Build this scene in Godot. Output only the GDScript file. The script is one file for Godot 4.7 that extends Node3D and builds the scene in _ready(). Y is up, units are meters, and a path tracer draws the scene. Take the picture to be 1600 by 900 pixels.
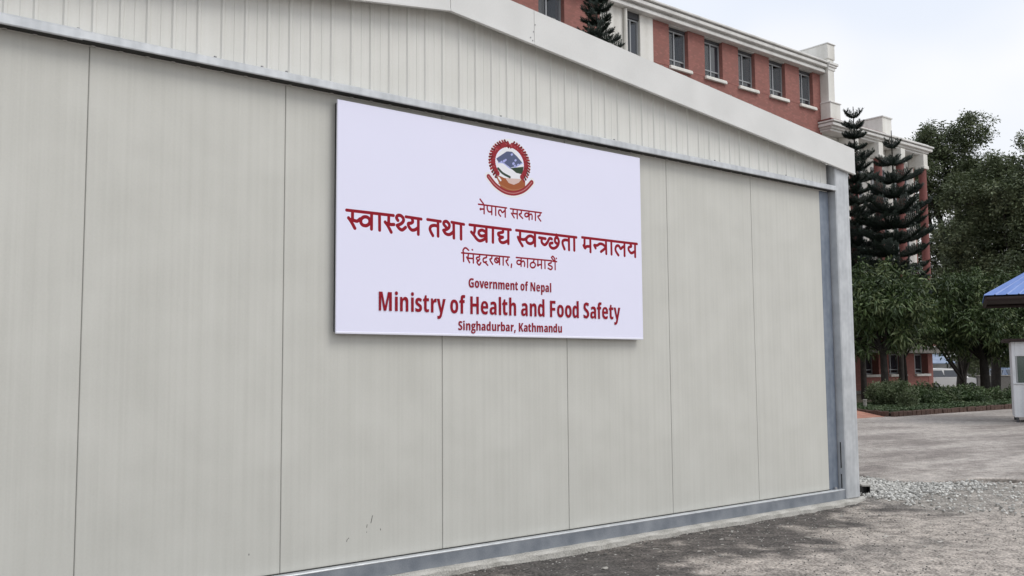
extends Node3D
# A prefabricated steel shed with a ministry sign, a brick office building and trees behind it.
# Axes: x runs along the shed's front wall, y is up, z points out of the wall. Metres.

var rng := RandomNumberGenerator.new()
var M := {}
var used := {}

# ------------------------------------------------------------------ helpers
func numbered(called: String) -> String:
	var n: int = used.get(called, 0)
	used[called] = n + 1
	return called if n == 0 else "%s_%03d" % [called, n]

func tag(o: Node, label: String, category: String, group := "", kind := "") -> Node:
	if label != "": o.set_meta("label", label)
	if category != "": o.set_meta("category", category)
	if group != "": o.set_meta("group", group)
	if kind != "": o.set_meta("kind", kind)
	return o

func thing(called: String, label: String, category: String, at := Vector3.ZERO, turn := 0.0, group := "") -> Node3D:
	var o := Node3D.new()
	o.name = numbered(called)
	add_child(o)
	o.position = at
	o.rotation.y = turn
	tag(o, label, category, group)
	return o

func new_st() -> SurfaceTool:
	var st := SurfaceTool.new()
	st.begin(Mesh.PRIMITIVE_TRIANGLES)
	return st

func obj(called: String, st: SurfaceTool, m: Material, parent: Node = null) -> MeshInstance3D:
	return put(called, st.commit(), m, parent)

func put(called: String, mesh: Mesh, m: Material, parent: Node = null) -> MeshInstance3D:
	var o := MeshInstance3D.new()
	o.mesh = mesh
	o.material_override = m
	if parent == null:
		o.name = numbered(called)
		add_child(o)
	else:
		o.name = called
		parent.add_child(o, true)
	return o

func struct(called: String, st: SurfaceTool, m: Material) -> MeshInstance3D:
	var o := obj(called, st, m)
	o.set_meta("kind", "structure")
	return o

# a flat triangle / quad whose normal points away from "inside"
func tri(st: SurfaceTool, a: Vector3, b: Vector3, c: Vector3, inside: Vector3) -> void:
	var n := (c - a).cross(b - a)
	if n.length_squared() < 1e-14: return
	n = n.normalized()
	if n.dot((a + b + c) / 3.0 - inside) < 0.0:
		var t := b
		b = c
		c = t
		n = -n
	st.set_normal(n); st.add_vertex(a)
	st.set_normal(n); st.add_vertex(b)
	st.set_normal(n); st.add_vertex(c)

func quad(st: SurfaceTool, a: Vector3, b: Vector3, c: Vector3, d: Vector3, inside: Vector3) -> void:
	tri(st, a, b, c, inside)
	tri(st, a, c, d, inside)

# box from its two corners, edges chamfered by e
func box(st: SurfaceTool, lo: Vector3, hi: Vector3, e := 0.0, xf := Transform3D.IDENTITY) -> void:
	var c := (lo + hi) * 0.5
	var h := (hi - lo) * 0.5
	var ci := xf * c
	e = minf(e, minf(h.x, minf(h.y, h.z)) * 0.9)
	var s := [-1.0, 1.0]
	for ax in 3:
		var u := (ax + 1) % 3
		var v := (ax + 2) % 3
		for sg in s:
			var q: Array[Vector3] = []
			for k in [[-1, -1], [1, -1], [1, 1], [-1, 1]]:
				var p := Vector3.ZERO
				p[ax] = h[ax] * sg
				p[u] = (h[u] - e) * k[0]
				p[v] = (h[v] - e) * k[1]
				q.append(xf * (c + p))
			quad(st, q[0], q[1], q[2], q[3], ci)
	if e <= 0.0: return
	for ax in 3:
		var u := (ax + 1) % 3
		var v := (ax + 2) % 3
		for su in s:
			for sv in s:
				var q: Array[Vector3] = []
				for k in [[-1, 0], [1, 0], [1, 1], [-1, 1]]:
					var p := Vector3.ZERO
					p[ax] = (h[ax] - e) * k[0]
					p[u] = (h[u] - (e if k[1] == 1 else 0.0)) * su
					p[v] = (h[v] - (0.0 if k[1] == 1 else e)) * sv
					q.append(xf * (c + p))
				quad(st, q[0], q[1], q[2], q[3], ci)
	for sx in s:
		for sy in s:
			for sz in s:
				var g := Vector3(sx, sy, sz)
				tri(st, xf * (c + Vector3(h.x, h.y - e, h.z - e) * g), xf * (c + Vector3(h.x - e, h.y, h.z - e) * g), xf * (c + Vector3(h.x - e, h.y - e, h.z) * g), ci)

func bx(called: String, lo: Vector3, hi: Vector3, m: Material, parent: Node, e := 0.004) -> MeshInstance3D:
	var st := new_st()
	box(st, lo, hi, e)
	return obj(called, st, m, parent)

# a convex-sectioned bar: polygon in (y, z) pushed along x
func bar_x(st: SurfaceTool, poly: Array, x0: float, x1: float) -> void:
	var pc := PackedVector2Array()
	var n := poly.size()
	for p in poly: pc.append(p)
	var area := 0.0
	for i in n: area += pc[i].cross(pc[(i + 1) % n])
	for i in n:
		var a := pc[i]
		var b := pc[(i + 1) % n]
		var nr := Vector2(b.y - a.y, a.x - b.x) * signf(area)
		var mid := Vector3((x0 + x1) / 2, (a.x + b.x) / 2, (a.y + b.y) / 2) - Vector3(0, nr.x, nr.y)
		quad(st, Vector3(x0, a.x, a.y), Vector3(x1, a.x, a.y), Vector3(x1, b.x, b.y), Vector3(x0, b.x, b.y), mid)
	var idx := Geometry2D.triangulate_polygon(pc)
	for e in [[x0, 1.0], [x1, -1.0]]:
		for k in range(0, idx.size(), 3):
			var v: Array[Vector3] = []
			for j in 3: v.append(Vector3(e[0], pc[idx[k + j]].x, pc[idx[k + j]].y))
			tri(st, v[0], v[1], v[2], v[0] + Vector3(e[1], 0, 0))

# a tapered tube through points, radius for each point, smooth sides
func tube(st: SurfaceTool, pts: PackedVector3Array, rad: PackedFloat32Array, sides := 6, cap := true) -> void:
	var rings: Array = []
	var norms: Array = []
	var up := Vector3(0.31, 0.2, 0.93)
	for i in pts.size():
		var d := (pts[mini(i + 1, pts.size() - 1)] - pts[maxi(i - 1, 0)]).normalized()
		var u := d.cross(up)
		if u.length() < 0.05: u = d.cross(Vector3(1, 0, 0))
		u = u.normalized()
		var w := d.cross(u).normalized()
		var ring := PackedVector3Array()
		var nn := PackedVector3Array()
		for k in sides:
			var a := TAU * k / sides
			var nrm := u * cos(a) + w * sin(a)
			ring.append(pts[i] + nrm * rad[i])
			nn.append(nrm)
		rings.append(ring)
		norms.append(nn)
	for i in pts.size() - 1:
		for k in sides:
			var k2 := (k + 1) % sides
			for p in [[i, k], [i + 1, k2], [i, k2], [i, k], [i + 1, k], [i + 1, k2]]:
				st.set_normal(norms[p[0]][p[1]])
				st.add_vertex(rings[p[0]][p[1]])
	if cap:
		for e in [0, pts.size() - 1]:
			var inside := pts[1] if e == 0 else pts[pts.size() - 2]
			for k in range(1, sides - 1):
				tri(st, rings[e][0], rings[e][k], rings[e][k + 1], inside)

func cyl(st: SurfaceTool, a: Vector3, b: Vector3, r: float, sides := 10) -> void:
	tube(st, PackedVector3Array([a, b]), PackedFloat32Array([r, r]), sides)

# ------------------------------------------------------------------ materials
func noise_bytes(w: int, h: int, sd: int, freq: float, oct := 4, type := FastNoiseLite.TYPE_SIMPLEX_SMOOTH) -> Image:
	var n := FastNoiseLite.new()
	n.noise_type = type
	n.seed = sd
	n.frequency = freq
	n.fractal_octaves = oct
	var im := n.get_seamless_image(w, h)
	im.convert(Image.FORMAT_L8)
	return im

# weighted sum of grey images (all w x h), centred on 0.5
func blend(list: Array, w: int, h: int) -> PackedFloat32Array:
	var out := PackedFloat32Array()
	out.resize(w * h)
	out.fill(0.5)
	for e in list:
		var b: PackedByteArray = e[0].get_data()
		var k: float = e[1] / 255.0
		var off: float = -e[1] * 0.5
		for i in w * h: out[i] += b[i] * k + off
	return out

func ramp_tex(v: PackedFloat32Array, w: int, h: int, cols: Array) -> ImageTexture:
	var lut := PackedByteArray()
	for i in 256:
		var t := i / 255.0 * (cols.size() - 1)
		var a := mini(int(t), cols.size() - 2)
		var c: Color = cols[a].lerp(cols[a + 1], t - a)
		lut.append(c.r8); lut.append(c.g8); lut.append(c.b8)
	var d := PackedByteArray()
	d.resize(w * h * 3)
	for i in w * h:
		var q := clampi(int(v[i] * 255.0), 0, 255) * 3
		d[i * 3] = lut[q]; d[i * 3 + 1] = lut[q + 1]; d[i * 3 + 2] = lut[q + 2]
	return ImageTexture.create_from_image(Image.create_from_data(w, h, false, Image.FORMAT_RGB8, d))

func normal_tex(v: PackedFloat32Array, w: int, h: int, strength: float) -> ImageTexture:
	var d := PackedByteArray()
	d.resize(w * h)
	for i in w * h: d[i] = clampi(int(v[i] * 255.0), 0, 255)
	var im := Image.create_from_data(w, h, false, Image.FORMAT_L8, d)
	im.convert(Image.FORMAT_RGBA8)
	im.bump_map_to_normal_map(strength)
	return ImageTexture.create_from_image(im)

func plain(c: Color, rough := 0.7, metal := 0.0) -> StandardMaterial3D:
	var m := StandardMaterial3D.new()
	m.albedo_color = c
	m.roughness = rough
	m.metallic = metal
	m.cull_mode = BaseMaterial3D.CULL_DISABLED
	return m

func surf(tex: Texture2D, per_metre: float, rough := 0.75, normal: Texture2D = null, nscale := 1.0, metal := 0.0, world := true) -> StandardMaterial3D:
	var m := plain(Color.WHITE, rough, metal)
	m.albedo_texture = tex
	m.uv1_triplanar = true
	m.uv1_world_triplanar = world
	m.uv1_triplanar_sharpness = 4.0
	m.uv1_scale = Vector3.ONE * per_metre
	if normal:
		m.normal_enabled = true
		m.normal_texture = normal
		m.normal_scale = nscale
	return m

func lin(r: float, g: float, b: float) -> Color:
	return Color(r, g, b).linear_to_srgb()

func leaf_mat(c: Color) -> StandardMaterial3D:
	var m := plain(c, 0.55)
	m.vertex_color_use_as_albedo = true
	m.backlight_enabled = true
	m.backlight = Color(0.28, 0.34, 0.12)
	return m

func make_materials() -> void:
	var W := 512
	# factory-coated panels: fine vertical drawing lines, faint dust blotches
	var streak := noise_bytes(512, 4, 11, 0.09, 3); streak.resize(512, 512, Image.INTERPOLATE_CUBIC)
	var streak2 := noise_bytes(512, 12, 12, 0.03, 3); streak2.resize(512, 512, Image.INTERPOLATE_CUBIC)
	var blotch := noise_bytes(512, 512, 13, 0.006, 4)
	var speck := noise_bytes(512, 512, 14, 0.2, 2)
	var v := blend([[streak, 0.28], [streak2, 0.12], [blotch, 0.42], [speck, 0.2]], W, W)
	var pn := normal_tex(blend([[streak, 1.0]], W, W), W, W, 1.2)
	M.panel = surf(ramp_tex(v, W, W, [lin(0.495, 0.492, 0.452), lin(0.56, 0.557, 0.515), lin(0.62, 0.617, 0.575)]), 0.55, 0.5, pn, 0.08)
	M.gable = surf(ramp_tex(v, W, W, [lin(0.60, 0.597, 0.557), lin(0.67, 0.667, 0.63), lin(0.73, 0.727, 0.692)]), 0.6, 0.45)
	var vf := blend([[blotch, 0.8], [speck, 0.3]], W, W)
	M.fascia = surf(ramp_tex(vf, W, W, [lin(0.63, 0.63, 0.615), lin(0.685, 0.685, 0.67), lin(0.735, 0.735, 0.72)]), 0.5, 0.4)
	# galvanised steel with spangle
	var cell := noise_bytes(512, 512, 21, 0.035, 1, FastNoiseLite.TYPE_CELLULAR)
	var vg := blend([[cell, 0.35], [blotch, 0.6], [streak2, 0.4]], W, W)
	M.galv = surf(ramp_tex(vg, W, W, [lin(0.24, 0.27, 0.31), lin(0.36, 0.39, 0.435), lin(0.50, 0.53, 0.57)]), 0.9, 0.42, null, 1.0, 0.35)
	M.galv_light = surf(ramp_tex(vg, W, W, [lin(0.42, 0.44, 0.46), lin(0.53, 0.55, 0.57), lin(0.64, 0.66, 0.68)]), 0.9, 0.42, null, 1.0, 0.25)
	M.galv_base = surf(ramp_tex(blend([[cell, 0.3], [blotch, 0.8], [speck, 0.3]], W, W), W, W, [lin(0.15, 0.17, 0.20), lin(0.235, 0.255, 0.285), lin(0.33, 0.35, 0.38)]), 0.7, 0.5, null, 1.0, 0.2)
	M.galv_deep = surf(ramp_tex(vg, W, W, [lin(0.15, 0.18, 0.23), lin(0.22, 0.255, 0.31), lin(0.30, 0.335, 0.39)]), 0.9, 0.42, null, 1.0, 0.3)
	M.dark_gap = plain(lin(0.24, 0.24, 0.225), 0.9)
	M.gap_shade = plain(lin(0.035, 0.035, 0.033), 0.9)  # near-black for gaps and slots, their shade put into the colour
	M.screw = plain(lin(0.35, 0.35, 0.36), 0.4, 0.5)
	M.scuff = plain(lin(0.06, 0.06, 0.055), 0.9)
	# concrete
	var grain := noise_bytes(512, 512, 31, 0.12, 4)
	var pit := noise_bytes(512, 512, 32, 0.35, 2)
	var vc := blend([[grain, 0.7], [blotch, 0.7], [pit, 0.5]], W, W)
	var cn := normal_tex(blend([[grain, 0.7], [pit, 0.5]], W, W), W, W, 4.0)
	M.concrete = surf(ramp_tex(vc, W, W, [lin(0.16, 0.15, 0.13), lin(0.33, 0.315, 0.285), lin(0.46, 0.445, 0.41)]), 0.9, 0.92, cn, 0.8)
	M.ledge = surf(ramp_tex(vc, W, W, [lin(0.26, 0.25, 0.225), lin(0.45, 0.435, 0.40), lin(0.58, 0.565, 0.53)]), 0.9, 0.92, cn, 0.8)
	M.mortar = surf(ramp_tex(vc, W, W, [lin(0.10, 0.095, 0.085), lin(0.2, 0.19, 0.175), lin(0.3, 0.28, 0.26)]), 0.8, 0.95, cn, 0.8)
	# ground: grey grit with pale and dark grains; the vertex colours carry dust and damp patches
	var grit := noise_bytes(1024, 1024, 41, 0.3, 3)
	var grit2 := noise_bytes(1024, 1024, 42, 0.07, 4)
	var grit3 := noise_bytes(1024, 1024, 43, 0.012, 4)
	var vgd := blend([[grit, 0.9], [grit2, 1.3], [grit3, 0.7]], 1024, 1024)
	var gn := normal_tex(blend([[grit, 0.8], [grit2, 0.7]], 1024, 1024), 1024, 1024, 6.0)
	M.ground = surf(ramp_tex(vgd, 1024, 1024, [lin(0.22, 0.22, 0.22), lin(0.6, 0.6, 0.6), lin(1, 1, 1)]), 0.45, 0.95, gn, 1.0)
	M.ground.vertex_color_use_as_albedo = true
	M.road = surf(ramp_tex(vgd, 1024, 1024, [lin(0.38, 0.38, 0.38), lin(0.68, 0.68, 0.68), lin(1, 1, 1)]), 0.4, 0.93, gn, 0.6)
	M.road.vertex_color_use_as_albedo = true
	# brickwork too far away to tell the bricks apart: course lines and tone from brick to brick
	var bw := 512
	var bd := PackedFloat32Array()
	bd.resize(bw * bw)
	var r2 := RandomNumberGenerator.new()
	r2.seed = 77
	var tone := PackedFloat32Array()
	for i in 32 * 16: tone.append(r2.randf_range(0.25, 0.95))
	for y in bw:
		var row := y / 16
		for x in bw:
			var xx := (x + (16 if row % 2 else 0)) % bw
			var mort := (y % 16) < 2 or (xx % 32) < 2
			bd[y * bw + x] = 0.12 if mort else tone[row * 16 + xx / 32]
	M.brick = surf(ramp_tex(bd, bw, bw, [lin(0.235, 0.112, 0.094), lin(0.275, 0.115, 0.095), lin(0.34, 0.142, 0.12)]), 0.4, 0.9)
	M.red_paint = surf(ramp_tex(vc, W, W, [lin(0.14, 0.05, 0.042), lin(0.19, 0.062, 0.054), lin(0.24, 0.09, 0.078)]), 0.3, 0.75)
	M.white_wall = surf(ramp_tex(blend([[blotch, 0.8], [streak2, 0.7], [grain, 0.3]], W, W), W, W, [lin(0.60, 0.585, 0.54), lin(0.72, 0.705, 0.66), lin(0.79, 0.78, 0.74)]), 0.12, 0.85)
	M.cornice = surf(ramp_tex(blend([[blotch, 0.8], [streak2, 0.3], [grain, 0.3]], W, W), W, W, [lin(0.56, 0.55, 0.53), lin(0.70, 0.69, 0.665), lin(0.80, 0.79, 0.77)]), 0.2, 0.85)
	M.old_metal = surf(ramp_tex(vg, W, W, [lin(0.03, 0.03, 0.035), lin(0.05, 0.05, 0.055), lin(0.09, 0.09, 0.1)]), 0.6, 0.6)
	M.glass_dark = plain(lin(0.03, 0.035, 0.045), 0.08)
	M.glass_dark.metallic_specular = 0.7
	M.alu = plain(lin(0.34, 0.35, 0.36), 0.4, 0.3)
	M.sash = plain(lin(0.09, 0.095, 0.10), 0.4, 0.2)
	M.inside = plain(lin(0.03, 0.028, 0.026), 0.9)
	M.pale_sheet = plain(lin(0.30, 0.32, 0.34), 0.9)
	M.bark = surf(ramp_tex(vc, W, W, [lin(0.015, 0.013, 0.011), lin(0.028, 0.024, 0.02), lin(0.052, 0.045, 0.038)]), 1.2, 0.95, cn, 1.0)
	M.soil = surf(ramp_tex(vc, W, W, [lin(0.03, 0.025, 0.016), lin(0.065, 0.055, 0.035), lin(0.11, 0.095, 0.065)]), 0.8, 0.95, cn, 1.0)
	M.leaf = leaf_mat(Color.WHITE)
	M.kerb_brick = surf(ramp_tex(vc, W, W, [lin(0.045, 0.026, 0.02), lin(0.085, 0.048, 0.036), lin(0.15, 0.10, 0.08)]), 1.1, 0.95, cn, 0.8)
	M.salmon = surf(ramp_tex(vc, W, W, [lin(0.28, 0.12, 0.085), lin(0.42, 0.2, 0.14), lin(0.5, 0.28, 0.21)]), 0.8, 0.9, cn, 0.6)
	M.booth_white = surf(ramp_tex(blend([[blotch, 0.9], [streak2, 0.6], [grain, 0.3]], W, W), W, W, [lin(0.55, 0.56, 0.58), lin(0.68, 0.69, 0.71), lin(0.77, 0.78, 0.8)]), 0.35, 0.5)
	M.blue_sheet = surf(ramp_tex(vf, W, W, [lin(0.10, 0.17, 0.42), lin(0.14, 0.23, 0.52), lin(0.2, 0.3, 0.58)]), 0.5, 0.45)
	M.blue_grey = surf(ramp_tex(vf, W, W, [lin(0.15, 0.19, 0.27), lin(0.22, 0.27, 0.37), lin(0.28, 0.34, 0.44)]), 0.3, 0.6)
	M.dark_wood = plain(lin(0.035, 0.022, 0.02), 0.85)
	M.car_white = plain(lin(0.72, 0.72, 0.72), 0.25); M.car_white.clearcoat_enabled = true; M.car_white.clearcoat = 0.8
	M.car_blue = plain(lin(0.16, 0.22, 0.34), 0.25); M.car_blue.clearcoat_enabled = true; M.car_blue.clearcoat = 0.8
	M.tyre = plain(lin(0.02, 0.02, 0.02), 0.9)
	M.rim = plain(lin(0.35, 0.35, 0.36), 0.35, 0.6)
	M.lamp_glass = plain(lin(0.6, 0.6, 0.62), 0.15)
	M.stone = plain(Color.WHITE, 0.9); M.stone.vertex_color_use_as_albedo = true
	M.black_plastic = plain(lin(0.008, 0.008, 0.008), 0.6)
	M.far_wall = surf(ramp_tex(vc, W, W, [lin(0.12, 0.12, 0.11), lin(0.2, 0.195, 0.185), lin(0.28, 0.27, 0.26)]), 0.2, 0.9)

const STROKES := [
	[105,71,726,430,727],
	[105,530,726,656,730],
	[115,115,731,115,782],
	[115,86,776,106,799,133,840],
	[115,106,785,131,790,151,791,172,775],
	[115,246,783,243,797,233,808,219,815,204,816,190,812,180,802,177,790,180,776,190,765,204,758,219,757,233,761,243,771,246,783],
	[115,259,729,259,834],
	[115,320,730,322,836],
	[115,393,730,392,781],
	[115,365,778,385,799,413,842],
	[115,385,785,409,790,434,788],
	[115,466,757,454,741,464,724,487,722,507,736,510,757,490,778,459,792],
	[115,461,794,478,812,501,819,528,799],
	[115,580,733,586,755,571,766,550,771,554,791,576,812,602,810,628,794],
	[115,632,732,632,838],
	[105,708,728,819,731],
	[105,915,728,1022,734],
	[115,797,734,798,837],
	[115,797,767,766,764,738,773,729,793,737,813,754,837],
	[115,870,771,846,748,852,731,872,727,893,744,892,767,869,784,844,792],
	[115,845,794,862,813,890,819,914,808,931,793],
	[115,932,731,934,839],
	[115,996,737,997,841],
	[105,1073,732,1455,735],
	[115,1118,737,1118,773,1105,799],
	[115,1088,783,1111,804,1140,832,1166,841,1197,831,1224,814],
	[115,1222,774,1188,761,1160,771,1156,789,1174,804,1202,801,1221,791],
	[115,1225,736,1226,841],
	[115,1286,737,1285,842],
	[115,1380,739,1380,758,1358,765,1337,772,1339,786,1357,795,1379,797],
	[115,1379,798,1352,808,1346,816,1358,834,1387,837,1424,820],
	[115,1432,737,1431,840],
	[105,1508,734,2126,737],
	[115,1546,740,1546,794],
	[115,1525,785,1539,810,1569,847],
	[115,1538,796,1584,798,1609,786],
	[115,1684,792,1680,805,1669,816,1654,823,1637,824,1621,819,1611,810,1607,798,1611,785,1622,774,1637,767,1654,765,1670,770,1680,779,1684,792],
	[115,1694,738,1694,838],
	[115,1737,771,1801,774],
	[115,1762,779,1764,807,1792,822,1818,803,1834,778,1847,767,1866,771],
	[115,1872,801,1849,807,1844,823,1866,841,1899,838,1928,815,1939,785,1929,761,1911,756,1899,771,1901,792,1921,803],
	[115,1914,734,1914,755],
	[115,2045,738,2046,842],
	[115,2042,768,2004,767,1980,779,1979,802,1998,839],
	[115,2102,739,2102,842],
	[105,2188,732,2820,735],
	[115,2215,737,2213,798],
	[115,2203,796,2219,815,2236,801,2277,798],
	[115,2278,736,2279,841],
	[115,2322,786,2337,806],
	[115,2323,783,2355,783,2385,768,2420,770,2449,788],
	[115,2452,792,2437,806,2397,831],
	[115,2456,743,2457,843],
	[115,2517,743,2517,843],
	[115,2597,845,2570,817,2564,792,2579,770,2605,768,2624,790,2645,777,2670,765],
	[115,2671,741,2669,845],
	[115,2737,738,2751,760,2721,772,2720,794,2749,817,2793,800],
	[115,2796,741,2795,845],
	[58,1154,574,1416,575],
	[58,1453,577,1762,577],
	[62,1169,536,1199,566],
	[62,1205,576,1205,638],
	[62,1171,605,1171,612,1181,607,1205,605],
	[62,1234,578,1235,602,1249,620,1274,617],
	[62,1276,577,1276,638],
	[62,1312,578,1313,640],
	[62,1359,642,1342,626,1343,603,1360,597,1376,613,1399,596],
	[62,1403,578,1403,644],
	[62,1480,580,1478,605],
	[62,1463,610,1489,641],
	[62,1478,610,1519,610],
	[62,1519,581,1519,644],
	[62,1559,582,1558,602,1539,612,1572,638],
	[62,1630,607,1626,615,1617,621,1606,622,1597,618,1594,610,1597,602,1606,596,1618,594,1627,599,1630,607],
	[62,1635,583,1637,642],
	[62,1635,610,1656,597,1667,610,1666,636],
	[62,1700,578,1700,641],
	[62,1748,580,1746,599,1725,610,1754,641],
	[58,1002,940,1441,941],
	[62,1019,1000,1018,939,1015,921,1029,904,1045,904,1064,917],
	[62,1096,911,1099,912],
	[62,1062,943,1059,968],
	[62,1047,968,1072,1005],
	[62,1058,975,1105,974],
	[62,1106,940,1106,1005],
	[62,1163,944,1161,958,1139,964,1135,974,1150,986,1163,973],
	[62,1156,986,1139,997,1158,1018,1174,1000],
	[62,1226,943,1225,958,1203,965,1194,978,1203,995,1225,989],
	[62,1213,995,1237,1014],
	[62,1275,946,1273,962,1257,972,1282,1004],
	[62,1341,971,1337,982,1327,989,1315,990,1305,984,1301,974,1305,964,1315,957,1327,956,1337,961,1341,971],
	[62,1308,961,1334,984],
	[62,1346,944,1347,1002],
	[62,1381,945,1381,1003],
	[62,1426,945,1424,963,1408,972,1430,1003],
	[62,1462,992,1458,1016],
	[58,1507,939,1860,940],
	[58,1871,943,1914,944],
	[62,1553,973,1550,982,1539,989,1527,989,1517,984,1513,975,1517,966,1527,960,1540,959,1550,964,1553,973],
	[62,1555,944,1554,1002],
	[62,1554,973,1576,961,1589,976,1587,1000],
	[62,1618,942,1618,1006],
	[62,1683,943,1676,962],
	[62,1696,984,1692,994,1683,1002,1670,1006,1657,1004,1648,997,1645,987,1648,977,1658,969,1670,965,1683,967,1693,974,1696,984],
	[62,1721,943,1721,976],
	[62,1716,981,1722,988,1732,980,1758,976],
	[62,1757,944,1757,1006],
	[62,1792,944,1793,1004],
	[62,1854,940,1856,956,1834,963,1829,974,1859,983,1867,994,1851,1009,1825,1000],
	[62,1897,943,1897,1006],
	[62,1896,944,1875,930,1860,916],
	[62,1898,942,1893,922,1875,905,1860,915],
	[62,1910,918,1912,919]]

# ------------------------------------------------------------------ the sign's print
const SW := 2873.0   # sign in millimetres
const SH := 1532.0
const TW := 2048
const TH := 1092
var ink: PackedByteArray

func dab(p: Vector2, q: Vector2, r: float, c: Color) -> void:
	var k := TW / SW
	p *= k; q *= k; r *= k
	var x0 := maxi(int(minf(p.x, q.x) - r - 2), 0)
	var x1 := mini(int(maxf(p.x, q.x) + r + 2), TW - 1)
	var y0 := maxi(int(minf(p.y, q.y) - r - 2), 0)
	var y1 := mini(int(maxf(p.y, q.y) + r + 2), TH - 1)
	var d := q - p
	var l2 := maxf(d.length_squared(), 1e-6)
	for y in range(y0, y1 + 1):
		for x in range(x0, x1 + 1):
			var w := Vector2(x + 0.5, y + 0.5) - p
			var t := clampf(w.dot(d) / l2, 0.0, 1.0)
			var a := clampf(r + 0.5 - (w - d * t).length(), 0.0, 1.0)
			if a > 0.0: mix_px(x, y, c, a)

func mix_px(x: int, y: int, c: Color, a: float) -> void:
	var i := (y * TW + x) * 3
	ink[i] = int(lerpf(ink[i], c.r * 255.0, a))
	ink[i + 1] = int(lerpf(ink[i + 1], c.g * 255.0, a))
	ink[i + 2] = int(lerpf(ink[i + 2], c.b * 255.0, a))

func line(pts: Array, r: float, c: Color) -> void:
	for i in pts.size() - 1: dab(pts[i], pts[i + 1], r, c)

func patch(pts: Array, c: Color) -> void:
	var k := TW / SW
	var poly := PackedVector2Array()
	var lo := Vector2(1e9, 1e9)
	var hi := -lo
	for p in pts:
		poly.append(p * k)
		lo = lo.min(p * k)
		hi = hi.max(p * k)
	for y in range(int(lo.y), int(hi.y) + 1):
		for x in range(int(lo.x), int(hi.x) + 1):
			if Geometry2D.is_point_in_polygon(Vector2(x + 0.5, y + 0.5), poly): mix_px(x, y, c, 1.0)

func xy(a: Array) -> Array:
	var o: Array = []
	for i in range(0, a.size(), 2): o.append(Vector2(a[i], a[i + 1]))
	return o

func smooth(pts: Array) -> Array:
	if pts.size() < 3: return pts
	var o: Array = []
	for i in pts.size() - 1:
		var p0: Vector2 = pts[maxi(i - 1, 0)]
		var p1: Vector2 = pts[i]
		var p2: Vector2 = pts[i + 1]
		var p3: Vector2 = pts[mini(i + 2, pts.size() - 1)]
		for k in 4: o.append(p1.cubic_interpolate(p2, p0, p3, k / 4.0))
	o.append(pts[-1])
	return o

func print_sign() -> ImageTexture:
	var face := lin(0.80, 0.805, 0.965)
	ink.resize(TW * TH * 3)
	var fr := int(face.r * 255.0)
	var fg := int(face.g * 255.0)
	var fb := int(face.b * 255.0)
	for i in TW * TH:
		ink[i * 3] = fr; ink[i * 3 + 1] = fg; ink[i * 3 + 2] = fb
	var maroon := lin(0.28, 0.014, 0.026)
	for s in STROKES:
		line(smooth(xy(s.slice(1))), s[0] * 0.1, maroon)
	# the emblem: wreath, mountain, plain, hands, ribbon
	var white := lin(0.8, 0.8, 0.84)
	var red := lin(0.30, 0.035, 0.045)
	var dark := lin(0.16, 0.02, 0.025)
	var c := Vector2(1452, 232)
	var ribbon := xy([1249, 358, 1285, 392, 1317, 417, 1373, 444, 1430, 457, 1496, 455, 1563, 433, 1614, 402, 1666, 352])
	line(smooth(ribbon), 34, white)
	for i in 60:
		var a := TAU * i / 60.0
		dab(c + Vector2(cos(a) * 172, sin(a) * 150), c + Vector2(cos(a) * 172, sin(a) * 150), 34, white)
	patch(xy([1330, 190, 1400, 120, 1452, 112, 1510, 125, 1570, 190, 1582, 250, 1560, 330, 1450, 360, 1350, 330, 1322, 250]), white)
	patch(xy([1323, 214, 1376, 178, 1425, 146, 1475, 142, 1524, 172, 1574, 212, 1507, 250, 1457, 266, 1392, 235, 1343, 238]), lin(0.11, 0.13, 0.22))
	for d in [[1395, 225, 9], [1410, 215, 7], [1470, 165, 8], [1505, 205, 8], [1485, 232, 9], [1498, 246, 6], [1370, 235, 7], [1530, 236, 7]]:
		dab(Vector2(d[0], d[1]), Vector2(d[0] + 6, d[1] - 4), d[2], lin(0.42, 0.45, 0.78))
	line(smooth(xy([1343, 242, 1392, 240, 1457, 270, 1507, 254, 1574, 216])), 4, lin(0.42, 0.45, 0.78))
	patch(xy([1457, 268, 1515, 257, 1587, 242, 1574, 302, 1515, 298]), lin(0.045, 0.07, 0.045))
	line(smooth(xy([1340, 286, 1383, 317, 1450, 338])), 9, lin(0.05, 0.07, 0.05))
	patch(xy([1320, 352, 1352, 340, 1400, 352, 1450, 346, 1480, 352, 1564, 340, 1600, 350, 1600, 398, 1480, 450, 1373, 440]), lin(0.36, 0.115, 0.05))
	line(xy([1345, 355, 1362, 372]), 8, white)
	patch(xy([1405, 350, 1473, 346, 1568, 338, 1539, 369, 1489, 392, 1439, 384]), lin(0.66, 0.50, 0.46))
	for i in 21:
		var t := i / 20.0
		dab(Vector2(lerpf(1345, 1590, t), 400 + 32 * sin(t * PI)), Vector2(lerpf(1350, 1595, t), 400 + 32 * sin(t * PI)), 4, lin(0.45, 0.2, 0.1))
	r_emblem(c, red, dark)
	line(smooth(ribbon), 18, red)
	line(smooth(ribbon), 4, lin(0.5, 0.2, 0.2))
	line(xy([1434, 74, 1446, 95, 1440, 112]), 9, dark)
	line(xy([1434, 74, 1452, 100, 1462, 112]), 8, red)
	return ImageTexture.create_from_image(Image.create_from_data(TW, TH, false, Image.FORMAT_RGB8, ink))

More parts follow.
